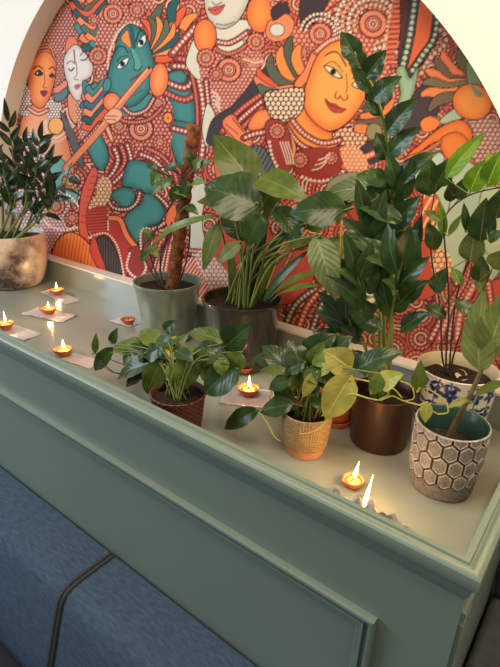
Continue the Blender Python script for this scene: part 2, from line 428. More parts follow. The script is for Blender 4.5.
    for p, c in (([(98, 84), (90, 92), (86, 86), (84, 80)], TEAL), ([(101, 90), (94, 98), (86, 98), (82, 94)], (230, 128, 100)), ([(102, 98), (94, 106), (86, 104), (80, 108)], (70, 110, 130)), ([(104, 104), (96, 114), (88, 112), (82, 118)], (232, 132, 92)), ([(106, 110), (98, 122), (92, 122), (86, 130)], TED), ([(54, 92), (62, 88), (66, 80)], (226, 130, 110)), ([(54, 98), (62, 96), (67, 88)], (90, 120, 130))):
        S.taper(p, 7, c, DK)
    for i in range(6):
        S.taper([(70+i*4, 2+i*8), (78+i*4, 12+i*7), (90+i*2.5, 14+i*6), (99+i*1.5, 4+i*5), (107, -4+i*4)], 5.5, (ORD, TED, (232, 134, 96), (84, 110, 100), ORG, TEAL)[i], DK)
        S.taper([(87-i*1.2, 86+i*8), (92, 93+i*7), (98, 90+i*6), (103+i*.6, 82+i*5.6), (108, 78+i*5)], 5.5, (TEAL, (232, 134, 104), (70, 104, 124), (236, 140, 98), TED, ORD)[i], DK)
    # ---- blue flute player ----
    S.scales([(96, 40), (104, 12), (120, -4), (150, -4), (156, 20), (150, 34), (138, 26), (124, 26), (114, 44), (108, 66), (98, 80)], (134, 58, 54), 4.2, 1.5, (226, 156, 132))
    for c in ((113, 14, 10), (137, 10, 8), (98, 56, 9), (126, -2, 7), (94, 20, 6)): S.rosette(*c)
    S.beads([(108, 70), (109, 54), (117, 34), (128, 24), (140, 25)], 1.3, 3.2, CRM)
    for i, (p, c) in enumerate((([(146, 36), (150, 22), (148, 10)], ORD), ([(150, 40), (156, 26), (154, 12)], ORG), ([(152, 46), (162, 34), (162, 18)], OLV), ([(153, 50), (166, 40), (168, 24)], ORG), ([(154, 54), (168, 48), (176, 34)], (96, 108, 84)), ([(155, 58), (168, 54), (178, 42)], ORG), ([(155, 61), (166, 58), (174, 54)], TED), ([(150, 30), (156, 16), (162, 4)], (88, 100, 84)), ([(170, 30), (178, 18), (186, 6)], ORD), ([(172, 22), (172, 8), (180, -4)], TED), ([(182, 30), (188, 20), (198, 14)], ORG))):
        S.taper(p, 7.5, c, DK)
    for i in range(8):
        a = -1.75+i*.27; L = 34-abs(i-4)*1.5
        S.taper([(151+4*math.cos(a), 48+i*1.6), (151+L*.45*math.cos(a+.25), 46+i*1.2+L*.45*math.sin(a+.25)), (151+L*.8*math.cos(a), 46+i+L*.8*math.sin(a)), (151+L*1.05*math.cos(a-.2), 46+i+L*1.05*math.sin(a-.2))], 6, (ORD, OLV, ORG, (96, 108, 84), ORG, TED, (236, 150, 96), ORD)[i], DK)
    S.fill([(124, 105), (150, 94), (152, 104), (138, 116), (122, 116)], TEAL, DK, .8)
    # arms and body
    S.fill([(168, 74), (176, 70), (186, 74), (190, 84), (194, 100), (196, 118), (190, 126), (176, 122), (170, 104), (166, 88)], TEAL, DK, .9, tint=(TED, 7))
    S.fill([(168, 74), (180, 70), (187, 76), (184, 83), (170, 85)], TEAL, DK, .9, tint=(TED, 4))
    S.fill([(172, 122), (190, 124), (196, 140), (194, 162), (186, 172), (176, 160), (170, 140)], TEAL, DK, .9, tint=(TED, 7))
    S.scales([(118, 116), (140, 114), (160, 100), (172, 106), (172, 140), (160, 156), (130, 156), (112, 150), (106, 134)], (142, 60, 56), 4.4, 1.5, (224, 146, 126))
    S.rosette(141, 129, 12); S.rosette(119, 126, 8); S.rosette(158, 103, 8); S.rosette(168, 118, 6); S.ell(168, 118, 4.6, 5.6, ORG, DK, .8); S.dot(168, 118, 1, DK); S.rosette(160, 142, 7); S.rosette(128, 146, 7)
    S.band([(122, 106), (132, 114), (146, 110), (154, 98)], 4, (150, 64, 60), CRM)
    S.band([(116, 116), (128, 122), (148, 120), (162, 108)], 4, (150, 64, 60), SAL)
    S.band([(166, 82), (184, 88), (192, 80), (188, 68), (172, 66)], 6.5, (150, 60, 62), CRM); S.band([(164, 92), (186, 100), (198, 86), (194, 64), (176, 58)], 6, (150, 60, 62), SAL)
    S.band([(172, 128), (188, 132)], 6, (150, 60, 62), CRM)
    S.band([(196, 70), (202, 96), (204, 130), (200, 170)], 7, (150, 62, 60), CRM); S.band([(190, 68), (196, 96), (197, 130), (190, 176)], 4, (150, 62, 60), SAL)
    S.fill([(86, 142), (96, 128), (104, 140), (109, 156), (104, 170), (97, 168), (90, 156)], TEAL, DK, .9, tint=(TED, 5))
    S.band([(84, 142), (92, 134), (100, 124)], 5, (150, 62, 60), CRM); S.band([(104, 120), (108, 130), (112, 140)], 4, (222, 120, 80), CRM)
    for o, wd in ((0, 5.5), (7, 5), (13, 5)): S.band([(114+o, 148-o*.3), (118+o, 160), (112+o, 174-o*.2), (102+o*.8, 184)], wd, (146, 60, 60), CRM if o != 7 else SAL)
    S.fill([(126, 166), (132, 160), (146, 162), (156, 170), (163, 184), (158, 192), (146, 193), (132, 188), (122, 184)], TEAL, DK, .9, tint=(TED, 7))
    S.band([(140, 154), (154, 160), (166, 174), (170, 190)], 5, (150, 62, 62), CRM); S.band([(146, 148), (162, 156), (174, 172), (178, 190)], 4.5, (150, 62, 62), SAL)
    S.fill([(111, 195), (122, 187), (135, 192), (131, 208), (120, 206)], TEAL, DK, .9, tint=(TED, 5))
    S.fill([(146, 193), (158, 199), (165, 212), (158, 223), (146, 228), (141, 244), (134, 241), (124, 222), (130, 210), (140, 204)], TEAL, DK, .9, tint=(TED, 6))
    S.band([(140, 192), (137, 202), (128, 209), (114, 208), (108, 200)], 4.5, (110, 60, 66), CRM)
    S.band([(156, 194), (166, 204), (170, 216), (160, 226), (148, 230)], 4.5, (124, 64, 70), CRM)
    S.scales([(98, 180), (108, 178), (112, 190), (104, 206), (88, 212), (84, 206), (96, 196)], (160, 96, 74), 4.2, 1.7, (234, 196, 156))
    # face
    S.fill([(113, 56), (117, 40), (123, 29), (130, 24), (138, 27), (147, 38), (152, 54), (155, 70), (152, 86), (145, 97), (134, 106), (122, 106), (113, 98), (107, 84), (109, 68)], TEAL, DK, 1, tint=((40, 92, 92), 8))
    S.ell(107, 85, 4, 7, TEAL, DK, .8, .2)
    S.fill([(121, 38), (128, 30), (131, 40), (131, 48), (125, 44)], ORG, DK, .6); S.fill([(128, 28), (133, 27), (136, 46), (132, 48)], TED)
    S.line([(114, 54), (118, 47), (124, 47), (128, 53)], 1.5, (30, 52, 56)); S.line([(136, 42), (139, 32), (144, 30), (146, 36)], 1.5, (30, 52, 56))
    S.line([(117, 62), (121, 57), (128, 56)], 1.1, (30, 52, 56))
    S.fill([(117, 67), (123, 60), (129, 58), (126, 65), (120, 69)], (226, 226, 220), (24, 34, 38), 1); S.ell(122.5, 64, 2.4, 2.8, (24, 26, 30))
    S.fill([(137, 46), (141, 38), (145, 35), (146, 41), (142, 47)], (226, 226, 220), (24, 34, 38), 1); S.ell(141.5, 42.5, 2.2, 3, (24, 26, 30))
    S.fill([(131, 50), (134, 50), (141, 64), (139, 69), (134, 67)], (96, 158, 152)); S.line([(130, 50), (134, 62), (134, 69), (138, 71), (142, 66)], 1.1, (30, 60, 62))
    S.line([(131, 80), (136, 77), (142, 73)], 2.2, (110, 60, 66)); S.line([(132, 97), (142, 90)], .8, TED)
    S.ell(112, 102, 9, 9.5, (240, 150, 96), DK, .9, 0, (ORD, 7)); S.ell(159, 80, 9.5, 17, (242, 152, 92), DK, .9, .1, (ORD, 8))
    S.line([(149, 70), (126, 97), (100, 130), (66, 168)], 6, (226, 132, 92), (110, 50, 40), .9); S.line([(147, 70), (100, 127)], 1.2, (244, 176, 140)); S.ell(149, 68, 1.4, 1.4, DK)
    S.fill([(108, 112), (114, 108), (122, 112), (120, 120), (110, 124), (104, 118)], (238, 168, 130), DK, .8); S.line([(106, 116), (118, 116)], .7, DK); S.line([(106, 119), (116, 120)], .7, DK)
    # robe, scarf, hem at the lower left
    S.fill([(82, 190), (92, 168), (98, 172), (94, 190), (86, 216), (90, 244), (80, 236), (79, 212)], (214, 92, 74), DK, .9)
    for k in range(8): S.line([(81+k*1.4, 222-k*6.5), (90+k*1.2, 224-k*6.8)], .8, (150, 50, 46))
    S.stripes([(88, 210), (106, 206), (108, 224), (104, 240), (92, 234), (86, 222)], (190, 74, 62), 3, .35, (132, 46, 46), 1.5)
    S.fill([(108, 216), (120, 218), (132, 236), (140, 250), (136, 282), (122, 280), (118, 250), (108, 236)], (176, 62, 58), DK, .8)
    S.stripes([(96, 240), (106, 236), (116, 250), (122, 274), (108, 270), (100, 254)], (82, 72, 70), 2.6, .3, (54, 44, 46), 0, DK)
    S.beads([(88, 238), (98, 234), (108, 234), (118, 248), (124, 276)], 1.1, 2.8, CRM); S.beads([(108, 214), (108, 232)], 1.1, 2.8, CRM)
    S.line([(110, 218), (120, 220), (127, 236), (138, 249), (144, 250)], 4.5, (236, 128, 82), DK, .8)
    S.stripes([(50, 262), (56, 242), (70, 232), (86, 240), (98, 258), (104, 274), (80, 272), (50, 266)], (240, 134, 72), 3.4, .25, (210, 86, 54), .15, DK)
    S.fill([(94, 236), (100, 252), (106, 270), (98, 268), (90, 250)], (206, 80, 62), DK, .7)
    S.fill([(128, 254), (136, 246), (150, 252), (160, 270), (150, 292), (130, 286)], (150, 58, 58), DK, .8); S.beads([(130, 252), (127, 268), (138, 278), (146, 268), (143, 256)], 1.3, 3, CRM)
    S.ell(146, 240, 7, 14, (116, 70, 66), DK, .9, .15); S.beads([(141, 250), (141, 232), (148, 228), (152, 236), (150, 252)], 1.2, 3, CRM)
    for i in range(4): S.band([(150+i*4, 296), (156+i*4, 262-i*2), (170+i*2, 240-i*4), (182, 226-i*6)], 4.2, (190, 70, 62) if i % 2 else (120, 60, 60), CRM)
    S.fill([(166, 216), (174, 204), (182, 216), (176, 232), (168, 228)], (230, 116, 70), DK, .8)
    S.fill([(186, 190), (198, 176), (206, 190), (202, 220), (206, 252), (192, 256), (188, 222)], PALE, DK, .9); S.band([(186, 250), (206, 252)], 4, RED, CRM); S.band([(186, 258), (208, 260)], 4, RED, CRM)
    S.stripes([(180, 262), (200, 258), (210, 276), (206, 300), (184, 300)], RED, 3.2, .4, CRM, .6, DK)
    # ---- pale figure in the middle ----
    S.fill([(186, 60), (196, 34), (206, 28), (206, 66), (200, 80), (190, 72)], PALE, DK, .9)
    S.band([(172, 54), (184, 40), (196, 26)], 7, (156, 70, 66), CRM)
    S.scales([(198, 52), (214, 40), (246, 34), (262, 40), (256, 74), (240, 96), (222, 116), (206, 100)], (146, 62, 58), 4, 1.4, (228, 164, 142))
    S.fill([(214, 26), (246, 20), (250, 36), (238, 42), (226, 42), (214, 38)], PALE, DK, .8); S.fill([(218, 46), (236, 38), (244, 44), (232, 56), (222, 54)], PALE, DK, .8)
    S.fill([(204, -30), (204, 0), (207, 16), (214, 26), (224, 29), (236, 23), (245, 10), (250, -10), (240, -40)], (208, 204, 188), DK, 1, tint=((178, 168, 152), 8))
    S.fill([(208, 9), (214, 7), (219, 6), (225, 5), (220, 13), (214, 15)], (196, 92, 74), (120, 44, 40), .7); S.line([(208, 9), (216, 10), (225, 5)], .8, (110, 40, 40)); S.line([(212, 2), (216, 5), (222, 2)], 1, CHA); S.line([(216, 24), (226, 25), (234, 22)], .9, DK)
    S.band([(214, 41), (230, 43), (248, 32)], 5, (156, 66, 60), CRM); S.band([(212, 47), (226, 54), (240, 50), (254, 38)], 4, (156, 66, 60), SAL)
    S.ell(205, 36, 11.5, 17, (240, 142, 70), DK, 1, 0, (ORD, 9)); S.ell(260, 14, 13.5, 19, (240, 142, 70), DK, 1, 0, (ORD, 10))
    for c in ((229, 70, 12), (206, 58, 9), (256, 42, 9), (216, 74, 7), (244, 60, 6)): S.rosette(*c)
    for k in range(5): S.line([(240+k*4, 54+k*5), (252+k*3, 60+k*3), (262+k, 60+k)], 1.4, CRM if k % 2 else SAL)
    for k in range(4): S.line([(206, 96+k*4), (214, 92+k*4), (220, 100+k*4)], 1.4, (228, 196, 180))
    S.band([(206, 80), (208, 100), (212, 128)], 5, (150, 62, 60), CRM)
    S.fill([(207, 104), (214, 112), (216, 124), (214, 140), (206, 146), (202, 128)], PALE, DK, .8)
    # dark sash and hand
    S.line([(212, 140), (218, 122), (236, 110), (258, 84), (268, 72)], 11, CHA, DK, .8)
    for k in range(4): S.band([(222+k*2, 132+k*8), (238+k*2, 112+k*8), (262, 94+k*7)], 5.5, (160, 66, 60), CRM if k % 2 else SAL)
    S.fill([(222, 122), (232, 114), (240, 124), (252, 140), (250, 150), (240, 150), (228, 136)], (238, 134, 92), DK, .9, tint=(ORD, 6)); S.line([(226, 124), (238, 134)], .8, DK); S.line([(224, 128), (236, 140)], .8, DK); S.line([(232, 118), (244, 132)], .8, DK)
    S.fill([(248, 124), (256, 112), (268, 110), (270, 122), (260, 130), (250, 130)], (238, 142, 84), DK, .9, tint=(ORD, 5))
    S.band([(244, 138), (254, 134), (270, 130), (276, 118)], 6, (156, 64, 60), CRM)
    S.stripes([(236, 158), (252, 146), (266, 150), (276, 176), (260, 190), (244, 180)], (104, 110, 116), 4, .4, (62, 60, 66), .5, DK)
    S.fill([(214, 160), (228, 152), (240, 168), (256, 190), (250, 236), (236, 226), (222, 200)], (224, 116, 78), DK, .9, tint=(ORD, 8))
    S.fill([(222, 214), (240, 220), (262, 214), (276, 240), (300, 250), (320, 244), (300, 300), (232, 300), (214, 268)], (206, 84, 66), DK, .9)
    for k in range(6): S.line([(226+k*9, 300), (236+k*11, 268-3*k), (262+k*9, 250-4*k)], 2, (236, 146, 98), DK, .7)
    S.scales([(196, 262), (206, 250), (230, 276), (240, 300), (222, 306)], (150, 60, 58), 4.6, 2, (236, 204, 184))
    # ---- large orange face ----
    S.scales([(268, 0), (300, 30), (318, 10), (350, -20), (400, -30), (396, 40), (386, 78), (372, 80), (356, 48), (338, 36), (318, 48), (300, 64)], (152, 66, 58), 5.2, 1.9, (228, 150, 122))
    S.fill([(300, 0), (314, -14), (330, -10), (326, 6), (312, 24), (302, 30)], (64, 54, 58), DK, .9); S.fill([(272, 8), (284, 2), (290, 12), (280, 22), (272, 18)], (66, 52, 56), DK, .8)
    S.fill([(268, 22), (276, 20), (286, 14), (294, 22), (290, 36), (276, 42), (266, 36)], (236, 132, 88), DK, .9); S.ell(277, 30, 7.5, 6.5, (206, 204, 190), DK, .9)
    S.band([(316, 26), (338, 6), (364, -8)], 6, (166, 70, 60), CRM); S.band([(334, 24), (350, 16), (366, 12)], 6, (120, 48, 46), CRM); S.band([(334, 10), (350, 4), (366, 2)], 5, (190, 92, 76), CRM)
    for c in ((373, 24, 14), (320, 34, 11), (304, 52, 6), (312, 60, 5), (390, 6, 7), (384, 46, 7)): S.rosette(*c)
    for rr in (19, 25, 31, 37):
        S.beads([(373+rr*math.cos(a), 24+rr*math.sin(a)) for a in np.linspace(-3.6, 1.5, 12)], 1.9, 4.8, CRM if rr in (25, 37) else (240, 172, 132), DK)
    for rr in (15, 20): S.beads([(320+rr*math.cos(a), 34+rr*math.sin(a)) for a in np.linspace(-3.0, 0.6, 9)], 1.5, 4, CRM, DK)
    for k in range(4): S.beads([(380+k*4, 60), (386+k*3.5, 36), (390+k*4, 8)], 1.6, 4.6, (240, 172, 132))
    S.stripes([(396, -10), (404, -10), (398, 40), (390, 66), (386, 54)], (226, 120, 84), 5, .45, (150, 60, 50), 1.5)
    for p, c in (([(296, 82), (276, 86), (262, 78), (258, 68)], ORD), ([(296, 80), (280, 80), (270, 66), (272, 54)], OLV), ([(296, 78), (286, 72), (280, 58), (282, 46)], ORG), ([(298, 76), (292, 62), (288, 48), (292, 36)], (84, 92, 74)), ([(302, 74), (296, 58), (300, 44)], ORG), ([(294, 88), (274, 92), (262, 86), (254, 76)], (236, 130, 92)), ([(280, 94), (266, 92), (258, 84)], (88, 108, 88))):
        S.taper(p, 8.5, c, DK)
    S.fill([(312, 52), (318, 50), (310, 76), (300, 88), (294, 84), (304, 70)], (238, 132, 84), DK, .9)
    S.fill([(288, 122), (302, 104), (314, 122), (330, 132), (344, 128), (350, 140), (334, 156), (310, 154), (294, 142)], (240, 146, 74), DK, .9, tint=(ORD, 8))
    S.fill([(317, 56), (328, 44), (342, 40), (354, 54), (364, 74), (368, 88), (362, 104), (352, 118), (340, 128), (328, 131), (316, 124), (306, 112), (303, 98), (308, 78)], YEL, DK, 1.1, tint=((228, 112, 56), 13))
    S.band([(316, 52), (328, 42), (343, 36)], 5, (190, 96, 74), CRM)
    S.line([(325, 56), (332, 52), (339, 54), (346, 66)], 1.6, (90, 40, 30)); S.line([(353, 78), (360, 75), (366, 80)], 1.6, (90, 40, 30)); S.line([(326, 64), (334, 62), (343, 72)], 1, (110, 50, 36))
    S.fill([(324, 66), (331, 67), (338, 72), (342, 78), (335, 77), (328, 72)], (232, 214, 178), (40, 22, 22), 1.2); S.ell(333, 72, 2.8, 3, (36, 28, 28))
    S.fill([(352, 84), (357, 81), (364, 83), (367, 87), (360, 89), (354, 87)], (232, 214, 178), (40, 22, 22), 1.2); S.ell(359, 85, 2.6, 2.6, (36, 28, 28))
    S.line([(346, 74), (347, 86), (346, 93)], 1, (170, 76, 40)); S.line([(336, 92), (335, 97), (338, 99), (340, 96), (343, 100), (347, 99), (347, 95)], 1.2, (120, 46, 32)); S.fill([(352, 66), (356, 70), (353, 74), (350, 70)], (196, 60, 40))
    S.fill([(325, 99), (330, 103), (335, 104), (341, 108), (346, 109), (340, 113), (333, 112), (328, 107)], (190, 72, 56), (110, 36, 34), .8); S.line([(325, 99), (332, 106), (346, 109)], .9, (100, 34, 34))
    S.scales([(264, 94), (278, 90), (302, 88), (304, 104), (298, 116), (284, 122), (270, 116)], (84, 46, 44), 5.2, 2.05, (238, 208, 172), DK)
    S.scales([(332, 136), (342, 128), (364, 126), (368, 138), (360, 150), (344, 150)], (110, 46, 44), 5, 2, (240, 190, 150), DK)
    S.band([(292, 120), (304, 134), (322, 143), (340, 140)], 5.5, (170, 72, 58), CRM); S.band([(286, 126), (300, 144), (320, 152), (338, 150)], 4.5, (170, 72, 58), CRM)
    S.fill([(296, 152), (310, 148), (330, 148), (344, 146), (344, 168), (330, 178), (306, 178), (292, 166)], (156, 60, 56), DK, .9); S.rosette(331, 158, 7); S.rosette(300, 160, 8); S.beads([(300, 176), (318, 181), (338, 176), (348, 164)], 1.6, 4.4, CRM)
    for k in range(3): S.line([(312+k*3, 170-k*5), (320+k*2, 168-k*5), (326+k*2, 162-k*4)], 1.2, CRM)
    S.fill([(286, 128), (296, 146), (292, 160), (284, 144)], (238, 140, 80), DK, .8)
    S.fill([(266, 122), (280, 120), (290, 134), (292, 166), (284, 172), (272, 158), (266, 140)], (158, 64, 58), DK, .9); S.rosette(277, 131, 8); S.beads([(269, 140), (272, 156), (278, 168)], 1.6, 4.2, CRM)
    for k in range(4): S.line([(280+k*2.6, 142), (284+k*2.6, 154), (287+k*2, 164)], 1.1, CRM)
    for p, c in (([(364, 112), (372, 104), (384, 100), (392, 86)], (92, 86, 82)), ([(360, 118), (372, 116), (386, 110), (394, 98)], (232, 128, 82)), ([(356, 124), (370, 124), (384, 120), (396, 112)], (110, 92, 80)), ([(354, 128), (372, 130), (384, 132)], (234, 132, 80))):
        S.taper(p, 8, c, DK)
    S.ell(374, 132, 8, 9, (148, 136, 96), DK, .9)
    S.fill([(356, 152), (376, 138), (388, 138), (384, 156), (368, 164)], (70, 62, 66), DK, .8)
    S.band([(344, 166), (358, 160), (376, 152), (388, 142)], 6, (222, 110, 72), CRM); S.scales([(340, 150), (356, 146), (368, 166), (352, 176)], (222, 106, 70), 4.4, 1.6, (242, 196, 150))
    S.fill([(330, 180), (352, 172), (376, 178), (380, 200), (352, 206), (326, 200)], (150, 146, 112), DK, .9)
    S.fill([(346, 206), (366, 200), (384, 214), (376, 228), (356, 222)], (186, 76, 62), DK, .9)
    # ---- right side ----
    S.fill([(404, -20), (440, -20), (434, 40), (410, 78), (398, 70), (400, 30)], (96, 58, 54), DK, .8)
    S.fill([(418, -20), (436, -20), (432, 36), (405, 76), (410, 40)], (232, 108, 68), DK, .9)
    S.line([(416, -20), (413, 14), (408, 44), (402, 70)], 8.5, (62, 78, 66), DK, .8); S.beads([(416, -16), (413, 14), (408, 44), (402, 68)], 2.2, 6, (206, 206, 180))
    S.line([(438, -10), (434, 36), (422, 56), (408, 76)], 7, (62, 74, 58), DK, .8); S.beads([(438, -10), (435, 34), (422, 56), (410, 74)], 2, 6, (200, 204, 172))
    S.fill([(396, 70), (404, 66), (410, 78), (418, 66), (416, 84), (412, 100), (404, 126), (396, 132), (396, 110), (400, 92)], (160, 184, 148), DK, .9, tint=((110, 138, 104), 5))
    S.beads([(438, 28), (446, 38), (442, 48), (434, 54), (426, 64), (420, 76)], 2.2, 6, (224, 176, 148), DK)
    S.fill([(412, 96), (428, 84), (440, 100), (436, 116), (424, 126), (404, 146), (398, 136)], (78, 66, 70), DK, .8)
    for p, c in (([(470, 78), (456, 74), (446, 62), (442, 50)], (236, 126, 86)), ([(471, 80), (450, 80), (440, 66), (434, 58)], (116, 96, 76)), ([(470, 82), (448, 84), (434, 74), (424, 70)], (238, 132, 82)), ([(468, 84), (448, 88), (432, 82), (422, 84)], (124, 112, 82)), ([(464, 90), (446, 94), (430, 92), (420, 96)], (240, 138, 80)), ([(460, 96), (446, 98), (436, 102), (428, 112)], (120, 104, 78)), ([(470, 72), (462, 62), (458, 48)], (120, 100, 76)), ([(466, 50), (460, 36), (452, 26)], (90, 60, 56))):
        S.taper(p, 9, c, DK)
    S.fill([(466, 62), (472, 66), (486, 94), (480, 96), (468, 84)], (130, 142, 106), DK, .9)
    S.fill([(438, 122), (452, 110), (462, 108), (460, 120), (446, 124)], (178, 190, 156), DK, .8)
    S.ell(472, 102, 20, 18, (242, 150, 72), DK, 1, .3, ((226, 108, 56), 10)); S.fill([(470, 84), (478, 90), (484, 96), (476, 96)], (130, 142, 106))
    S.scales([(460, 120), (474, 122), (492, 118), (512, 150), (500, 190), (480, 170), (468, 140)], (120, 66, 60), 5, 1.9, (230, 180, 158), None)
    S.fill([(420, 122), (430, 116), (440, 122), (434, 130), (424, 132)], (242, 134, 70), DK, .8)
    S.fill([(444, 170), (464, 160), (486, 178), (500, 220), (500, 270), (470, 290), (444, 262), (424, 236), (430, 200)], PGR, DK, .9)
    S.fill([(404, 158), (420, 144), (442, 126), (462, 120), (472, 132), (470, 142), (456, 156), (444, 152), (436, 142), (420, 152), (408, 160)], (244, 136, 66), DK, 1, tint=((228, 100, 52), 7))
    S.fill([(440, 140), (456, 132), (468, 142), (460, 158), (446, 158)], (244, 136, 66), DK, .8, tint=((228, 100, 52), 6)); S.line([(408, 158), (424, 152), (440, 142)], 3, (196, 120, 90), DK, .7)
    S.fill([(406, 170), (424, 158), (438, 152), (444, 160), (430, 180), (412, 184)], (190, 204, 178), DK, .9)
    S.stripes([(424, 192), (438, 198), (436, 222), (424, 240), (408, 260), (406, 246), (420, 222)], (226, 104, 72), 7, .3, (246, 206, 160), .5, DK)
    S.fill([(410, 250), (424, 240), (440, 252), (444, 284), (420, 300), (404, 276)], (206, 88, 68), DK, .8); S.scales([(430, 256), (446, 250), (452, 270), (440, 290)], (200, 80, 62), 6, 2.4, (246, 210, 164))
    S.fill([(484, 286), (510, 280), (510, 320), (488, 312)], (226, 100, 70), DK, .9); S.band([(488, 282), (490, 296), (492, 312)], 6, (200, 84, 62), CRM); S.fill([(480, 196), (500, 190), (510, 250), (486, 252)], (200, 208, 160), DK, .8)
    for k in range(4): S.band([(430+k*9, 340), (446+k*5, 310), (462+k*4, 284), (470+k*3, 262)], 7, (210, 96, 76) if k % 2 else (160, 66, 58), CRM)
    for k in range(5): S.band([(284+k*14, 330), (296+k*13, 304), (320+k*10, 288-3*k), (340+k*9, 298)], 6.5, (190, 72, 62) if k % 2 else (96, 78, 80), CRM)

# the mural panel that fills the arch
NX, NZ = 880, 416
X0, X1, Z0, Z1 = -2.16, -.05, ZR-.004, 2.232
gx = np.linspace(X0, X1, NX); gz = np.linspace(Z0, Z1, NZ)
sx = np.linspace(X0, X1, NX*2); sz = np.linspace(Z0, Z1, NZ*2)
GX, GZ = np.meshgrid(sx, sz)
dx, dy, dz = GX, np.full_like(GX, YM), GZ-CAMZ
dep = dx*FW[0]+dy*FW[1]+dz*FW[2]
PXg = (250+FPX*(dx*RI[0]+dy*RI[1]+dz*RI[2])/dep).astype(np.float32); PYg = (333.5+FPX*(dx*DO[0]+dy*DO[1]+dz*DO[2])/dep).astype(np.float32)
P = Paint(PXg, PYg, MAR); paint_mural(P)
C = P.C/255; C = np.where(C <= .04045, C/12.92, ((C+.055)/1.055)**2.4)
C = C.reshape(NZ, 2, NX, 2, 3).mean((1, 3))
VX, VZ = np.meshgrid(gx, gz)
vv = np.stack([VX, np.full_like(VX, YM), VZ], -1).reshape(-1, 3)
ii = np.arange(NX*NZ).reshape(NZ, NX)
q = np.stack([ii[:-1, :-1], ii[:-1, 1:], ii[1:, 1:], ii[1:, :-1]], -1).reshape(-1, 4)
cxm = (VX[:-1, :-1]+.0012-ACX); czm = np.maximum(VZ[:-1, :-1]+.0012-ACZ, 0)
q = q[((cxm**2+czm**2) < (ARD+.003)**2).ravel()]
used = np.zeros(NX*NZ, bool); used[q.ravel()] = True; remap = np.cumsum(used)-1
vv = vv[used]; q = remap[q]; cc = C.reshape(-1, 3)[used]
me = bpy.data.meshes.new('mural'); nv, nf = len(vv), len(q)
me.vertices.add(nv); me.vertices.foreach_set('co', vv.astype(np.float32).ravel())
me.loops.add(nf*4); me.loops.foreach_set('vertex_index', q.astype(np.int32).ravel())
me.polygons.add(nf); me.polygons.foreach_set('loop_start', np.arange(0, nf*4, 4, dtype=np.int32)); me.polygons.foreach_set('loop_total', np.full(nf, 4, np.int32))
me.update(calc_edges=True); me.validate()
ca = me.color_attributes.new('Col', 'FLOAT_COLOR', 'POINT'); ca.data.foreach_set('color', np.c_[cc, np.ones(nv)].astype(np.float32).ravel())
me.materials.append(M['mural'])
mu = bpy.data.objects.new('mural', me); COL.objects.link(mu)
tag(mu, 'large orange, red and teal mural of ornamented figures filling the arched wall niche', 'mural')

# ---------------- the long sage ledge ----------------
XL, XR = -3.0, -.0695                          # the rim's inner right end
led = thing('planter_ledge', (-1.1, .8, 0), 'long sage green panelled ledge with a sunken top running under the mural', 'ledge')
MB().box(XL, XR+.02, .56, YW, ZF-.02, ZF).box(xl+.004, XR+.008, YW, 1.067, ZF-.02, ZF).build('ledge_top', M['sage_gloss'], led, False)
prof = [(-.0005, -.088), (-.0005, -.0015), (.001, 0), (.009, 0), (.0105, -.0035), (.0125, -.0045), (.0145, -.003), (.017, -.0005), (.021, -.0002), (.025, -.0018), (.0278, -.005), (.0285, -.009), (.0285, -.0225), (.0275, -.0245), (.0225, -.025), (.0215, -.028), (.021, -.034), (.0195, -.042), (.0165, -.050), (.0145, -.0555), (.012, -.0565), (.006, -.0565), (.006, -.088)]
s2 = 1
path = [((XL, .5665, ZR), (0, -1, 0), (0, 0, 1)), ((XR, .5665, ZR), (1, -1, 0), (0, 0, 1)), ((XR, YW-.001, ZR), (1, 0, 0), (0, 0, 1))]
o = MB().sweep(path, prof, True).build('rim_moulding', M['sage'], led, angle=28)
MB().box(XL, -.075, .552, .5605, .0, 1.19).build('front_panel', M['sage'], led, False)
MB().box(-.075, -.055, .552, YW-.002, .0, 1.19).build('end_panel', M['sage'], led, False)
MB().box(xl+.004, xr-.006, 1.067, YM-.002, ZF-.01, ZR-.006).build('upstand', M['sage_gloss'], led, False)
MB().box(xl+.004, xr-.006, 1.0645, YM-.001, ZR-.006, ZR).build('upstand_cap', M['sill'], led, False)
# raised picture-frame moulding on the front panel and on the end panel
def frame_mould(name, corners, nrm, width=.034):
    """corners run round the frame; the profile goes inward and stands out along nrm"""
    pr = [(0, 0), (0, .009), (.0012, .0125), (.004, .0135), (.0085, .0125), (.0095, .004), (.0165, .003), (.0172, .0095), (.0215, .0095), (.0225, .004), (.029, .003), (.031, 0)]
    cs = [Vector(c) for c in corners]; L = len(cs); pth = []
    for i, c in enumerate(cs):
        a = (cs[i-1]-c).normalized(); b = (cs[(i+1) % L]-c).normalized(); pth.append((c, a+b, Vector(nrm)))
    return MB().sweep(pth, pr, False, closed=True).build(name, M['sage'], led, angle=25)
zt = CAMZ-.545/.812; xr_f = W(376, 620, .545).x
frame_mould('panel_moulding', [(-2.9, .552, .60), (-2.9, .552, zt), (xr_f, .552, zt), (xr_f, .552, .60)], (0, -1, 0))
MB().box(-.0555, -.049, .556, .60, .0, 1.135).build('end_stile', M['sage'], led, False)

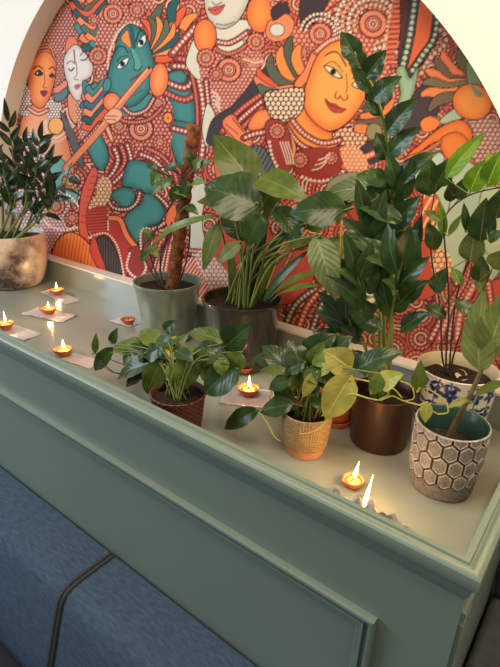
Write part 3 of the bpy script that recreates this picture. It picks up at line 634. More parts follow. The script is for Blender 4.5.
# ---------------- upholstered booth ----------------
bp_ = [(.548, .46), (.5485, .77), (.543, .7775), (.50, .7785), (.45, .7785), (.428, .776), (.412, .769), (.400, .752), (.387, .712), (.370, .652), (.352, .591), (.341, .53), (.345, .475), (.36, .46)]
def cushion(name, x0, x1, label):
    b = MB(); v = []; ring = []
    cy, cz = .45, .62
    xs = [(x0, .93), (x0+.003, .965), (x0+.008, .99), (x0+.016, 1)]+[(x0+.016+(x1-x0-.032)*k/20, 1) for k in range(1, 20)]+[(x1-.016, 1), (x1-.008, .99), (x1-.003, .965), (x1, .93)]
    for x, s in xs:
        for y, z in bp_: v.append((x, cy+(y-cy)*s if y < .5 else y, cz+(z-cz)*(1-(1-s)*.45)))
    n = len(bp_); f = [(i*n+k, i*n+(k+1) % n, (i+1)*n+(k+1) % n, (i+1)*n+k) for i in range(len(xs)-1) for k in range(n)]
    f += [tuple(range(n)), tuple((len(xs)-1)*n+k for k in range(n))[::-1]]
    t = thing(name, ((x0+x1)/2, .45, .46), label, 'cushion', None)
    b.add(v, f).build('cushion_body', M['blue'], t, angle=50)
    return t
XS = -.804
cl = cushion('backrest_cushion', -2.7, XS-.004, 'blue wool backrest cushion left of the seam against the ledge panel')
cr = cushion('backrest_cushion', XS+.004, -.085, 'blue wool backrest cushion right of the seam below the panel moulding')
pp = curve([(0, y, z+.0) for y, z in bp_[2:12]], 5)
for t, dx_ in ((cl, -.0055), (cr, .0055)):
    MB().tube([Vector((XS+dx_, p.y-(.0005 if p.z < .76 else 0), p.z-.001)) for p in pp], .0048, 8).build('piping', M['piping'], t)
sd = thing('side_bench', (.25, .7, 0), 'dark grey-blue upholstered bench at the right beyond the ledge end', 'bench')
b = MB(); b.box(-.05, .6, .40, 1.036, .60, .778); o = b.build('seat_cushion', M['grey_wool'], sd, False)
bv = o.modifiers.new('round', 'BEVEL'); bv.width = .02; bv.segments = 4
b = MB(); b.box(-.05, .6, 1.0, 1.04, .78, 1.10); o = b.build('backrest', M['grey_wool'], sd, False)
bv = o.modifiers.new('round', 'BEVEL'); bv.width = .02; bv.segments = 4
MB().box(-.03, .59, .43, 1.03, 0, .58).build('plinth', M['piping'], sd, False)
st = thing('bench_seat', (-1.4, .1, 0), 'upholstered bench seat below the backrest cushions, its shadow painted in as near-black colour', 'bench')
MB().box(-2.7, -.085, -.12, .352, .36, .455).build('seat_cushion', M['shaded_seat'], st, False)
MB().box(-2.7, -.085, -.09, .54, .0, .36).build('plinth', M['piping'], st, False)

# ---------------- pots ----------------
M['honey'] = mat('honeycomb_glaze', (255, 255, 255), .55, attr=True, vary=.3, vscale=90, bump=.25, bscale=260)
M['honey_in'] = mat('teal_glaze', (52, 84, 78), .25, vary=.3, vscale=20)
M['china'] = mat('white_china', (255, 255, 255), .22, coat=.3, attr=True)
M['brown'] = mat('brown_metal', (80, 56, 46), .36, metal=.5, vary=.25, vscale=14)
M['terra'] = mat('terracotta', (196, 108, 76), .75, vary=.15, vscale=30)
M['tan'] = mat('woven_tan', (255, 255, 255), .7, attr=True, vary=.2, vscale=60)
M['basket'] = mat('maroon_weave', (255, 255, 255), .6, attr=True, vary=.3, vscale=80)
M['dark'] = mat('dark_glaze', (78, 74, 58), .16, coat=.6, col2=(34, 34, 30), vscale=16, stretch=(1, 1, .3), bump=.5, bscale=34)
M['sagepot'] = mat('sage_glaze', (156, 164, 142), .2, coat=.4, col2=(104, 118, 100), vscale=12, stretch=(1, 1, .35), bump=.05, bscale=30)
M['bronze'] = mat('mottled_bronze', (250, 230, 210), .34, metal=.2, col2=(86, 70, 64), vscale=7, vlo=.44, vhi=.62, bump=.12, bscale=24)
M['petiole'] = mat('green_stalk', (112, 128, 58), .5)
M['vine'] = mat('yellow_green_stalk', (190, 186, 84), .5)
M['woody'] = mat('brown_stem', (130, 112, 76), .8, vary=.4, vscale=60, bump=.5, bscale=160)
M['darkstem'] = mat('dark_stem', (58, 50, 40), .7)
M['pole'] = mat('coir_moss', (158, 100, 54), .95, col2=(84, 48, 26), vscale=60, bump=1, bscale=150)
M['zz'] = leaf_mat('zz_leaf', (48, 74, 38), (60, 90, 44), (96, 116, 72), .28, veins=5, vein=.03, transl=.12)
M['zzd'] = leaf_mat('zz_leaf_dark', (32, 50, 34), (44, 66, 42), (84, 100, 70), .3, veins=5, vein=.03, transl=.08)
M['deep'] = leaf_mat('deep_leaf', (44, 70, 34), (60, 88, 38), (84, 106, 56), .3, veins=9, vein=.04, transl=.2)
M['mid'] = leaf_mat('mid_leaf', (84, 108, 42), (106, 128, 50), (122, 138, 70), .33, veins=8, vein=.05, transl=.3)
M['lime'] = leaf_mat('lime_leaf', (158, 166, 74), (196, 190, 96), (206, 206, 124), .42, veins=7, vein=.1, transl=.35)
M['fig'] = leaf_mat('veined_leaf', (92, 116, 64), (108, 130, 72), (150, 162, 104), .42, veins=9, vein=.35, transl=.3)
M['bright'] = leaf_mat('bright_leaf', (92, 146, 40), (126, 176, 52), (168, 200, 90), .35, veins=6, vein=.1, transl=.5)

def potted(name, c, label, cat='potted plant', group=None): return thing(name, (c[0], c[1], ZF), label, cat, group)
def pot_shape(par, c, outer, th, mats, n=64, depth=None, name='pot'):
    """thick-walled pot: outer = (radius, height) from the foot to the rim"""
    H = outer[-1][1]; r = outer[-1][0]; d = depth or H*.35
    prof = [(0, .0)]+outer+[(r-th*.3, H+.001), (r-th, H-.001), (r-th-.001, H-d), (.0, H-d)]
    b = MB(); b.lathe((c[0], c[1], ZF), prof, n)
    return b.build(name, mats, par, angle=50)
def soil_disc(par, c, r, z, amp=.004):
    b = MB(); v = [(c[0], c[1], ZF+z)]; f = []; n = 28
    for i in range(1, 6):
        for k in range(n):
            a = 2*PI*k/n; rr = r*i/5
            v.append((c[0]+rr*math.cos(a), c[1]+rr*math.sin(a), ZF+z+random.uniform(-amp, amp)))
    for k in range(n): f.append((0, 1+k, 1+(k+1) % n))
    for i in range(4):
        for k in range(n): f.append((1+i*n+k, 1+(i+1)*n+k, 1+(i+1)*n+(k+1) % n, 1+i*n+(k+1) % n))
    b.add(v, f).build('soil', M['soil'], par)
def carved(par, c, outer, th, m, fn, n=220, rows=90, depth=None, mat2=None):
    """pot whose wall carries a relief and a colour for every point: fn(u, z, r) -> (radial offset, colour)"""
    zs = [p[1] for p in outer]; rs = [p[0] for p in outer]; H = zs[-1]; d = depth or H*.35
    v = []; col = []; f = []; mi = []
    for i in range(rows+1):
        z = H*i/rows; r = float(np.interp(z, zs, rs))
        for k in range(n):
            off, cc = fn(k/n, z, r); a = 2*PI*k/n
            v.append((c[0]+(r+off)*math.cos(a), c[1]+(r+off)*math.sin(a), ZF+z)); col.append((*lin(cc), 1))
    L = rows+1
    rim = fn(0, H, rs[-1])[1]
    for r, z in ((rs[-1]-th*.4, H+.001), (rs[-1]-th, H-.001), (rs[-1]-th-.001, H-d), (.0005, H-d)):
        for k in range(n):
            a = 2*PI*k/n; v.append((c[0]+r*math.cos(a), c[1]+r*math.sin(a), ZF+z)); col.append((*lin(rim), 1))
        L += 1
    for i in range(L-1):
        for k in range(n):
            f.append((i*n+k, i*n+(k+1) % n, (i+1)*n+(k+1) % n, (i+1)*n+k)); mi.append(1 if (mat2 is not None and i >= rows+1) else 0)
    f.append(tuple(range(n))[::-1]); mi.append(0)
    o = mesh('pot', v, f, [m, mat2] if mat2 is not None else m, par, True, None, mi, col); sharp(o, 60)
    return o

# ---------------- leaves ----------------
PROF = {'ovate': lambda v: (math.sin(PI*min(1, v**.78))**.85)*(1-.18*v) if v < 1 else 0,
        'heart': lambda v: (max(0, math.sin(PI*v**.62)))**.75,
        'lance': lambda v: math.sin(PI*v**.9)**1.1,
        'blade': lambda v: math.sin(PI*(.08+.92*v))**.6}
def leaf_geo(b, base, tip, wid, nrm, sag=.12, fold=.25, kind='ovate', mi=0, twist=0, nv=10, wave=0):
    base, tip = Vector(base), Vector(tip); ax = tip-base; L = ax.length; t = ax.normalized()
    nrm = Vector(nrm); nn = (nrm-t*nrm.dot(t))
    if nn.length < 1e-4: nn = t.orthogonal()
    nn.normalize(); s = t.cross(nn); us = (-1, -.62, -.25, 0, .25, .62, 1); v = []; uv = []; f = []; nu = len(us)
    for i in range(nv+1):
        q = i/nv; p = base+ax*q+nn*(math.sin(PI*min(1, q*1.02))*sag*L*.6-sag*L*.45*q*q)
        h = wid*.5*max(PROF[kind](q), .015)
        back = (-.10*L*(1-q)**6 if kind == 'heart' else 0)
        for u in us:
            e = p+s*(u*h)+nn*(abs(u)*h*fold*.9-u*u*h*fold*.25)+t*(back*abs(u))
            if wave: e += nn*(math.sin(q*15+u*2)*wave*abs(u)*wid*.08)
            v.append(e); uv.append((.5+.5*u, q))
    for i in range(nv):
        for k in range(nu-1): f.append((i*nu+k, i*nu+k+1, (i+1)*nu+k+1, (i+1)*nu+k))
    b.add(v, f, mi, uv); return L
def view_nrm(p, face, up, side=0):
    d = Vector(CAM)-Vector(p); d.normalize()
    return d*face+Vector((0, 0, 1))*up+Vector((side, 0, 0))
def leaf(par, bx, by, Yb, tx, ty, Yt, wpx, m, kind='ovate', face=.75, up=.45, side=0, sag=.12, fold=.25, stem=None, sm='petiole', sr=.0013, name='leaf', wave=.5):
    """one leaf from its base to its tip, with its stalk back to the root point"""
    B, T = W(bx, by, Yb), W(tx, ty, Yt); mid = (B+T)/2
    b = MB(); leaf_geo(b, B, T, wpx*1.22*px_size(mid), view_nrm(mid, face, up, side+random.uniform(-.1, .1)), sag, fold, kind, wave=wave)
    o = b.build(name, M[m], par)
    if stem is not None:
        pts = [Vector(p) for p in stem]+[B, B+(T-B)*.06]
        sb = MB(); c = curve(pts, 7); n = len(c); sb.tube(c, [sr*(1.25-.4*i/n) for i in range(n)], 6); sb.build('petiole', M[sm], o)
    return o
def arch_stem(root, B, lift=.5):
    """middle point of a stalk that rises before it leans out"""
    root, B = Vector(root), Vector(B); m = root.lerp(B, .5); m.z += lift*.25*(B-root).length; m.x += (root.x-B.x)*.18; m.y += (root.y-B.y)*.18
    return [root, m]
def frond(par, pts, n, llen, lw, m, seed=0, start=.3, ang=.85, face=.35, sr=.0035, tipleaf=True, name='frond'):
    """an arching stalk with paired glossy leaflets"""
    rg = random.Random(seed); c = curve(pts, 12); L = len(c); b = MB()
    for i in range(n):
        for sd in (-1, 1):
            q = start+(1-start)*(i+.5*(sd > 0)*.7)/n; k = min(int(q*(L-1)), L-2); p = c[k].lerp(c[k+1], q*(L-1)-k)
            t = (c[k+1]-c[k]).normalized(); vw = (Vector(CAM)-p).normalized()
            nn = (vw*.8+Vector((rg.uniform(-.5, .5), rg.uniform(-.5, .5), .5+rg.uniform(-.2, .3)))); s = t.cross(nn).normalized()*sd
            dr = (t*math.cos(ang)+s*math.sin(ang)+Vector((rg.uniform(-.14, .14), rg.uniform(-.14, .14), rg.uniform(-.02, .2)))).normalized()
            ll = llen*rg.uniform(.82, 1.12)*(1-.35*max(0, q-.6)/.4)*(.8+.2*min(1, (q-start)*6+.3))
            leaf_geo(b, p, p+dr*ll, lw*rg.uniform(.85, 1.1), nn+s*.35, rg.uniform(.02, .18), .32, 'ovate', nv=7)
    if tipleaf: leaf_geo(b, c[-1], c[-1]+(c[-1]-c[-4]).normalized()*llen*.8, lw*.8, view_nrm(c[-1], .7, .5), .05, .3, 'ovate', nv=7)
    o = b.build(name, M[m], par)
    sb = MB(); sb.tube(c, [sr*(1.3-.95*i/L) for i in range(L)], 7); sb.build('stem', M['petiole'], o)
    return o

# ---- honeycomb pot with a broad-leaved seedling ----
c = (-.166, .808)
t = potted('potted_plant', c, 'grey honeycomb relief pot with thick stem and broad pale leaves nearest the ledge corner')
R0 = .06
def honey_fn(u, z, r):
    nh = 15; pit = .0285; hh = pit*4/3; x = u*nh; row = (z-.046)/pit; rr = round(row); bd = 9e9; out = 0
    for k in (rr-1, rr, rr+1):                  # nearest pointed-top hexagon
        cx0 = round(x-.5*(k % 2))+.5*(k % 2); ax_ = abs(x-cx0); ay = abs(row-k)*pit
        d = max(ax_/.5, (ay+ax_*hh/2)/(hh/2))
        if d < bd: bd = d; out = k
    if out < 0 or z > .1295:
        g = .5+.5*mnoise.noise(Vector((u*60, z*300, 0)))
        return (.0006*g, tuple(v*(.7+.5*g) for v in ((132, 124, 116) if z < .1 else (196, 194, 184))))
    k = 1-bd; g = .5+.5*mnoise.noise(Vector((u*90, z*500, 3)))
    if k < .12: return (-.0026, (66, 50, 42))
    if k < .26: return (.0008, (208, 202, 192))
    return (.0002, tuple(v*(.66+.5*g) for v in (156, 146, 138)))
carved(t, c, [(.051, 0), (.0535, .006), (.056, .03), (.0595, .05), (.061, .075), (.061, .131)], .005, M['honey'], honey_fn, 300, 110, .05, M['honey_in'])
soil_disc(t, c, .054, .083)
st0 = Vector((c[0]-.006, c[1]+.004, ZF+.08))
p1 = W(478, 378, .80)
sb = MB(); cs = curve([st0, W(457, 420, .806), W(470, 395, .80), p1, W(489, 352, .79)], 8); sb.tube(cs, [.0058-.003*i/len(cs) for i in range(len(cs))], 9); sb.build('stem', M['woody'], t)
leaf(t, 479, 372, .80, 482, 291, .76, 31, 'fig', face=1, up=.1, side=-.3, sag=.06, fold=.2)
leaf(t, 487, 356, .79, 512, 286, .74, 34, 'fig', face=1, up=.2, sag=.1, fold=.2)
leaf(t, 473, 402, .79, 512, 380, .74, 15, 'mid', face=.6, up=.6, sag=.15, stem=[W(466, 402, .80)], sr=.002)
leaf(t, 470, 398, .80, 446, 408, .78, 7, 'lime', face=.6, up=.6, stem=[W(466, 402, .80)], sr=.0015)

# ---- white and blue china pot behind it ----
c = (-.214, .984); Hc = .155; Rc = .079
t = potted('potted_plant', c, 'white china pot with blue flowers, dark stems and round green leaves')
prof = [(.060, 0), (.064, .006), (.070, .04), (.076, .09), (.079, .155)]
NU, NZ2 = 300, 84
ux, uz = np.meshgrid(np.linspace(0, 2*PI*.072*1000, NU*2, endpoint=False), np.linspace(Hc*1000, 0, (NZ2+1)*2))
PC = Paint(ux.astype(np.float32), uz.astype(np.float32), (232, 226, 208)); rg = random.Random(3)
BL, BL2 = (38, 52, 108), (70, 86, 140)
for k in range(13):
    x0 = k*35+8; pts = [(x0, 20), (x0+rg.uniform(-6, 6), 66), (x0+rg.uniform(-8, 8), 110), (x0+rg.uniform(-8, 8), 153)]
    PC.line(pts, 2.2, BL)
    ps = Paint.smooth(pts, False)
    for j in range(2, len(ps)-1, 3):
        x, y = ps[j]; a = rg.uniform(0, 6)
        if j % 2 == 0:
            for m_ in range(5): PC.ell(x+9*math.cos(a+m_*1.257), y+9*math.sin(a+m_*1.257), 7.4, 4.8, BL if m_ % 3 else BL2, rot=a+m_*1.257)
            PC.dot(x, y, 1.8, (220, 214, 190))
        else:
            for sg in (-1, 1): PC.ell(x+sg*9, y-5, 8.5, 3.4, BL2 if sg > 0 else BL, rot=sg*-.5)
img = PC.C.reshape(NZ2+1, 2, NU, 2, 3).mean((1, 3))
def china_fn(u, z, r):
    return 0, tuple(img[min(NZ2, max(0, int(round((1-z/Hc)*NZ2)))), int(u*NU+.5) % NU])
carved(t, c, prof, .005, M['china'], china_fn, NU, NZ2, .03, mat('cream_glaze', (214, 200, 168), .3))
soil_disc(t, c, .073, Hc-.028)
root = Vector((c[0]-.005, c[1]+.01, ZF+Hc-.03))
mains = [[W(446, 362, .985), W(449, 300, .98), W(444, 232, .96), W(448, 212, .95), W(470, 195, .93), W(502, 187, .91)],
         [W(450, 362, .99), W(456, 300, .99), W(470, 258, .98), W(486, 226, .96), W(500, 210, .95)],
         [W(443, 362, .98), W(440, 310, .985), W(432, 262, .985), W(430, 225, .97), W(434, 196, .96)],
         [W(452, 364, .97), W(462, 330, .96), W(478, 300, .95), W(492, 270, .94)]]
for k, p in enumerate(mains):
    cs = curve([root+Vector((.004*k-.006, 0, -.005))]+p, 7); MB().tube(cs, [.0022-.0012*i/len(cs) for i in range(len(cs))], 7).build('stem', M['darkstem'], t)
for (bx, by, tx, ty, w_, m, kd, Y, fc, up) in (
    (428, 196, 430, 158, 24, 'deep', 'ovate', .95, .9, .3), (446, 178, 484, 132, 17, 'bright', 'ovate', .93, .7, .5), (436, 186, 452, 158, 20, 'zz', 'ovate', .94, .8, .4),
    (470, 192, 484, 160, 20, 'bright', 'ovate', .91, .8, .3), (487, 186, 502, 150, 20, 'bright', 'ovate', .90, .8, .3), (495, 182, 488, 152, 12, 'bright', 'lance', .91, .7, .4),
    (450, 202, 452, 180, 12, 'deep', 'ovate', .95, .8, .4), (458, 200, 464, 178, 14, 'zz', 'ovate', .95, .8, .4), (480, 242, 486, 198, 24, 'zz', 'ovate', .955, .9, .2),
    (496, 218, 506, 186, 22, 'deep', 'ovate', .94, .9, .2), (470, 262, 476, 226, 22, 'fig', 'ovate', .97, .9, .2), (444, 240, 440, 200, 8, 'bright', 'lance', .97, .8, .3),
    (436, 250, 428, 222, 15, 'deep', 'ovate', .98, .8, .4), (452, 268, 462, 286, 9, 'bright', 'lance', .97, .7, .4), (474, 268, 484, 298, 9, 'fig', 'lance', .96, .7, .4),
    (466, 232, 464, 202, 7, 'deep', 'lance', .95, .8, .3), (480, 280, 482, 256, 15, 'deep', 'heart', .95, .9, .3), (492, 268, 506, 250, 18, 'mid', 'ovate', .94, .9, .3),
    (448, 236, 462, 214, 6, 'mid', 'lance', .95, .8, .3), (434, 292, 446, 268, 16, 'zz', 'ovate', .985, .8, .3), (446, 318, 424, 304, 13, 'deep', 'ovate', .98, .7, .5), (456, 300, 476, 318, 14, 'zz', 'ovate', .97, .7, .5),
    (488, 240, 504, 232, 12, 'deep', 'ovate', .94, .8, .4), (441, 222, 424, 210, 9, 'mid', 'lance', .95, .7, .5)):
    near = min((q for p in mains for q in p), key=lambda q: (q-W(bx, by, Y)).length)
    leaf(t, bx, by, Y, tx, ty, Y-.012, w_, m, kd, fc, up, sag=.08, fold=.28, stem=[near], sr=.0009)

# ---- brown metal pot with the tall glossy plant ----
c = (-.313, .866); H = .116
t = potted('potted_plant', c, 'smooth dark brown metallic pot with the tall glossy plant reaching across the mural')
pot_shape(t, c, [(.052, 0), (.057, .002), (.058, .006), (.0605, H-.002), (.061, H)], .0035, M['brown'], 72, .03)
soil_disc(t, c, .056, H-.022)
def rt(dx, dy): return Vector((c[0]+dx, c[1]+dy, ZF+H-.025))
top = [rt(.004, .01), W(392, 300, .875), W(392, 215, .86), W(387, 140, .83), W(374, 92, .80), W(354, 52, .77)]
cs = curve(top, 10); MB().tube(cs, [.0055-.0035*i/len(cs) for i in range(len(cs))], 8).build('stem', M['petiole'], t)
for (bx, by, tx, ty, w_, m, Y, Yt) in ((358, 62, 341, 31, 19, 'zz', .775, .76), (362, 70, 349, 46, 17, 'deep', .78, .765), (366, 78, 386, 50, 20, 'zz', .785, .775), (374, 92, 352, 68, 17, 'zz', .80, .785), (373, 100, 401, 76, 20, 'deep', .80, .79), (380, 116, 366, 88, 17, 'zz', .815, .80), (386, 134, 418, 97, 22, 'deep', .825, .81),
    (388, 156, 420, 126, 19, 'zz', .835, .82), (388, 160, 376, 132, 18, 'deep', .835, .82), (390, 182, 356, 174, 17, 'zz', .845, .81), (391, 184, 428, 160, 19, 'deep', .85, .83), (391, 205, 366, 186, 20, 'zz', .86, .83), (392, 206, 402, 166, 20, 'zz', .86, .83), (392, 228, 420, 196, 22, 'zz', .86, .84),
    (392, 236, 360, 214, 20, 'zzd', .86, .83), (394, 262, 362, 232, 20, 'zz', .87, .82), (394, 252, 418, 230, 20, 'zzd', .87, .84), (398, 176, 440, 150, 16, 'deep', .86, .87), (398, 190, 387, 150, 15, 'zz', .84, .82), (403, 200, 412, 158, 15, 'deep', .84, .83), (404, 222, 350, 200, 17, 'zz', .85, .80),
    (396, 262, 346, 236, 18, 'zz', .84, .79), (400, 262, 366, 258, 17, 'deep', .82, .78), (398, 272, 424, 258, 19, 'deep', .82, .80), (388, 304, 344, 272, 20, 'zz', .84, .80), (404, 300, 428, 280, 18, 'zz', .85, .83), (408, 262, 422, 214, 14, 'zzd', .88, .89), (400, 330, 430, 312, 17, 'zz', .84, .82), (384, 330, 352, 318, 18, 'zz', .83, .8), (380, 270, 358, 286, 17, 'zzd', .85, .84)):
    leaf(t, bx, by, Y, tx, ty, Yt, w_, m, 'ovate', .8, .4, sag=.07, fold=.32)
for k, (pts, n, ll, lw, m, stt) in enumerate((
    ([(-.01, .0), (380, 310, .86), (374, 262, .84), (366, 222, .82)], 3, .088, .042, 'zz', .4),
    ([(.0, -.014), (390, 330, .84), (396, 290, .81), (402, 262, .78)], 3, .09, .044, 'zz', .4),
    ([(-.014, -.012), (374, 335, .84), (364, 300, .81), (356, 272, .79)], 3, .09, .042, 'zz', .4),
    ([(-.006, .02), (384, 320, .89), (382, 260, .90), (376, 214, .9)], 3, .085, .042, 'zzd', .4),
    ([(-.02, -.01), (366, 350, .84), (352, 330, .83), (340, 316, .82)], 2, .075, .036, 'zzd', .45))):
    frond(t, [rt(*pts[0])]+[W(*q) for q in pts[1:]], n, ll*1.1, lw*.92, m, 20+k, stt, .55)

# ---- tan woven pot with terracotta foot: trailing pothos ----
c = (-.412, .738); H = .09
t = potted('potted_plant', c, 'tan textured pot with bare terracotta foot and yellow-green trailing pothos')
def tan_fn(u, z, r):
    if z < .017: return 0, (214, 150, 112)
    a = math.sin(u*2*PI*28+z*760); b2 = math.sin(u*2*PI*28-z*760); w2 = a*b2
    g = .5+.5*mnoise.noise(Vector((u*50, z*300, 1)))
    return (.0012*w2, (186, 152, 104) if w2 > .05 else (112, 86, 56) if w2 > -.35 else (206, 176, 130))
carved(t, c, [(.0365, 0), (.0375, .003), (.0385, .0168), (.042, .0176), (.0455, .045), (.0488, .084), (.0485, .09)], .004, M['tan'], tan_fn, 240, 80, .025, M['terra'])
soil_disc(t, c, .044, .072)
R_ = Vector((c[0], c[1], ZF+.073))
for (bx, by, tx, ty, w_, m, kd, Y, Yt, fc, up) in (
    (294, 404, 259, 412, 20, 'deep', 'ovate', .71, .69, .8, .4), (259, 410, 222, 429, 17, 'deep', 'ovate', .69, .67, .9, .3), (304, 369, 288, 339, 21, 'deep', 'ovate', .74, .75, .9, .2),
    (291, 372, 262, 344, 22, 'deep', 'ovate', .76, .77, .8, .4), (304, 360, 336, 334, 26, 'deep', 'ovate', .76, .78, .8, .4), (349, 368, 324, 350, 25, 'lime', 'heart', .72, .70, .9, .3),
    (349, 379, 324, 420, 27, 'lime', 'heart', .70, .68, .9, .3), (383, 374, 370, 396, 14, 'mid', 'ovate', .70, .69, .9, .3), (382, 384, 402, 374, 18, 'lime', 'heart', .70, .69, .9, .3),
    (312, 396, 331, 412, 16, 'deep', 'ovate', .72, .70, .8, .4), (294, 374, 258, 369, 9, 'mid', 'lance', .73, .72, .7, .5), (294, 379, 267, 389, 16, 'deep', 'ovate', .72, .71, .8, .4),
    (317, 372, 302, 398, 12, 'lime', 'ovate', .71, .69, .8, .4), (318, 362, 340, 388, 26, 'deep', 'ovate', .73, .71, .8, .4), (356, 370, 404, 350, 22, 'deep', 'ovate', .78, .80, .7, .5),
    (312, 366, 324, 342, 18, 'mid', 'ovate', .75, .76, .8, .4), (296, 364, 276, 376, 20, 'deep', 'ovate', .74, .73, .6, .6), (330, 372, 352, 392, 20, 'mid', 'heart', .73, .72, .7, .5),
    (308, 378, 318, 396, 15, 'mid', 'ovate', .72, .70, .8, .4), (284, 366, 252, 356, 18, 'deep', 'ovate', .76, .77, .7, .5), (326, 358, 352, 336, 22, 'deep', 'ovate', .78, .80, .8, .4),
    (318, 374, 336, 366, 14, 'lime', 'ovate', .72, .71, .7, .5), (286, 380, 276, 400, 14, 'deep', 'ovate', .73, .72, .8, .4), (338, 388, 330, 404, 14, 'deep', 'ovate', .73, .72, .8, .4)):
    B = W(bx, by, Y); leaf(t, bx, by, Y, tx, ty, Yt, w_, m, kd, fc, up, sag=.14, fold=.28, stem=arch_stem(R_+Vector((random.uniform(-.02, .02), random.uniform(-.02, .02), 0)), B, .7), sr=.0013, sm='vine' if m == 'lime' else 'petiole')
rg = random.Random(9)
for k in range(22):
    bx, by = rg.uniform(282, 336), rg.uniform(356, 388); a = rg.uniform(0, 2*PI); l = rg.uniform(20, 30); Y = rg.uniform(.72, .77)
    leaf(t, bx, by, Y, bx+l*math.cos(a), by+l*.75*math.sin(a)+rg.uniform(-4, 8), Y-.012, rg.uniform(15, 21), rg.choice(('deep', 'mid', 'mid')), 'ovate', .75, .5, sag=.14, fold=.28, stem=arch_stem(R_, W(bx, by, Y), .6), sr=.0012)
for pts in ([(322, 416, .69), (334, 402, .69), (350, 394, .69), (368, 398, .69), (380, 400, .70), (392, 396, .70), (404, 401, .71), (422, 406, .71), (438, 414, .73)],
            [(378, 400, .70), (388, 394, .70), (384, 386, .70), (374, 388, .70), (392, 388, .70), (402, 398, .70)], [(404, 401, .71), (414, 398, .71), (411, 386, .71), (400, 381, .70)],
            [(438, 414, .73), (448, 412, .735), (444, 400, .74), (430, 390, .74), (420, 388, .73)], [(300, 434, .68), (312, 432, .685), (324, 424, .685), (328, 414, .69)], [(258, 411, .69), (268, 424, .685), (274, 436, .68), (280, 441, .68)]):
    MB().tube(curve([W(*p) for p in pts], 6), .0011, 6).build('vine', M['vine'], t)
leaf(t, 427, 402, .71, 425, 423, .70, 11, 'lime', 'ovate', stem=[W(420, 405, .71)], sm='vine'); leaf(t, 417, 392, .73, 421, 360, .735, 13, 'mid', 'ovate', stem=[W(420, 388, .73)], sm='vine')

# ---- small terracotta pot with saucer behind it ----
c = (-.425, .88); H = .09
t = potted('potted_plant', c, 'small plain terracotta pot with a thin yellow stake, half hidden behind the tan pot')
MB().lathe((c[0], c[1], ZF), [(0, 0), (.042, 0), (.047, .012), (.044, .012), (.040, .004), (0, .004)], 48).build('saucer', M['terra'], t, angle=40)
pot_shape(t, (c[0], c[1]), [(.034, .005), (.036, .006), (.046, H-.018), (.0495, H-.0175), (.0505, H)], .004, M['terra'], 48, .02)
soil_disc(t, c, .045, H-.014)
R_ = Vector((c[0], c[1], ZF+H-.016))
MB().tube(curve([R_+Vector((-.004, 0, -.01)), W(339, 330, .885), W(340, 270, .885), W(342, 221, .885)], 8), .0022, 8).build('stake', mat('yellow_bamboo', (198, 160, 62), .6, vary=.4, vscale=40), t)
for (bx, by, tx, ty, w_, m, Y, Yt) in ((350, 322, 372, 266, 24, 'deep', .87, .85), (344, 318, 322, 296, 20, 'deep', .86, .84), (350, 332, 316, 308, 18, 'deep', .86, .83), (340, 300, 356, 262, 20, 'zz', .89, .9), (346, 340, 372, 316, 18, 'deep', .85, .83),
    (338, 344, 312, 330, 18, 'deep', .85, .83), (352, 350, 366, 376, 16, 'deep', .84, .82), (340, 280, 330, 246, 18, 'deep', .9, .91)):
    B = W(bx, by, Y); leaf(t, bx, by, Y, tx, ty, Yt, w_, m, 'ovate', .8, .4, sag=.1, stem=arch_stem(R_, B, .2), sr=.0014)

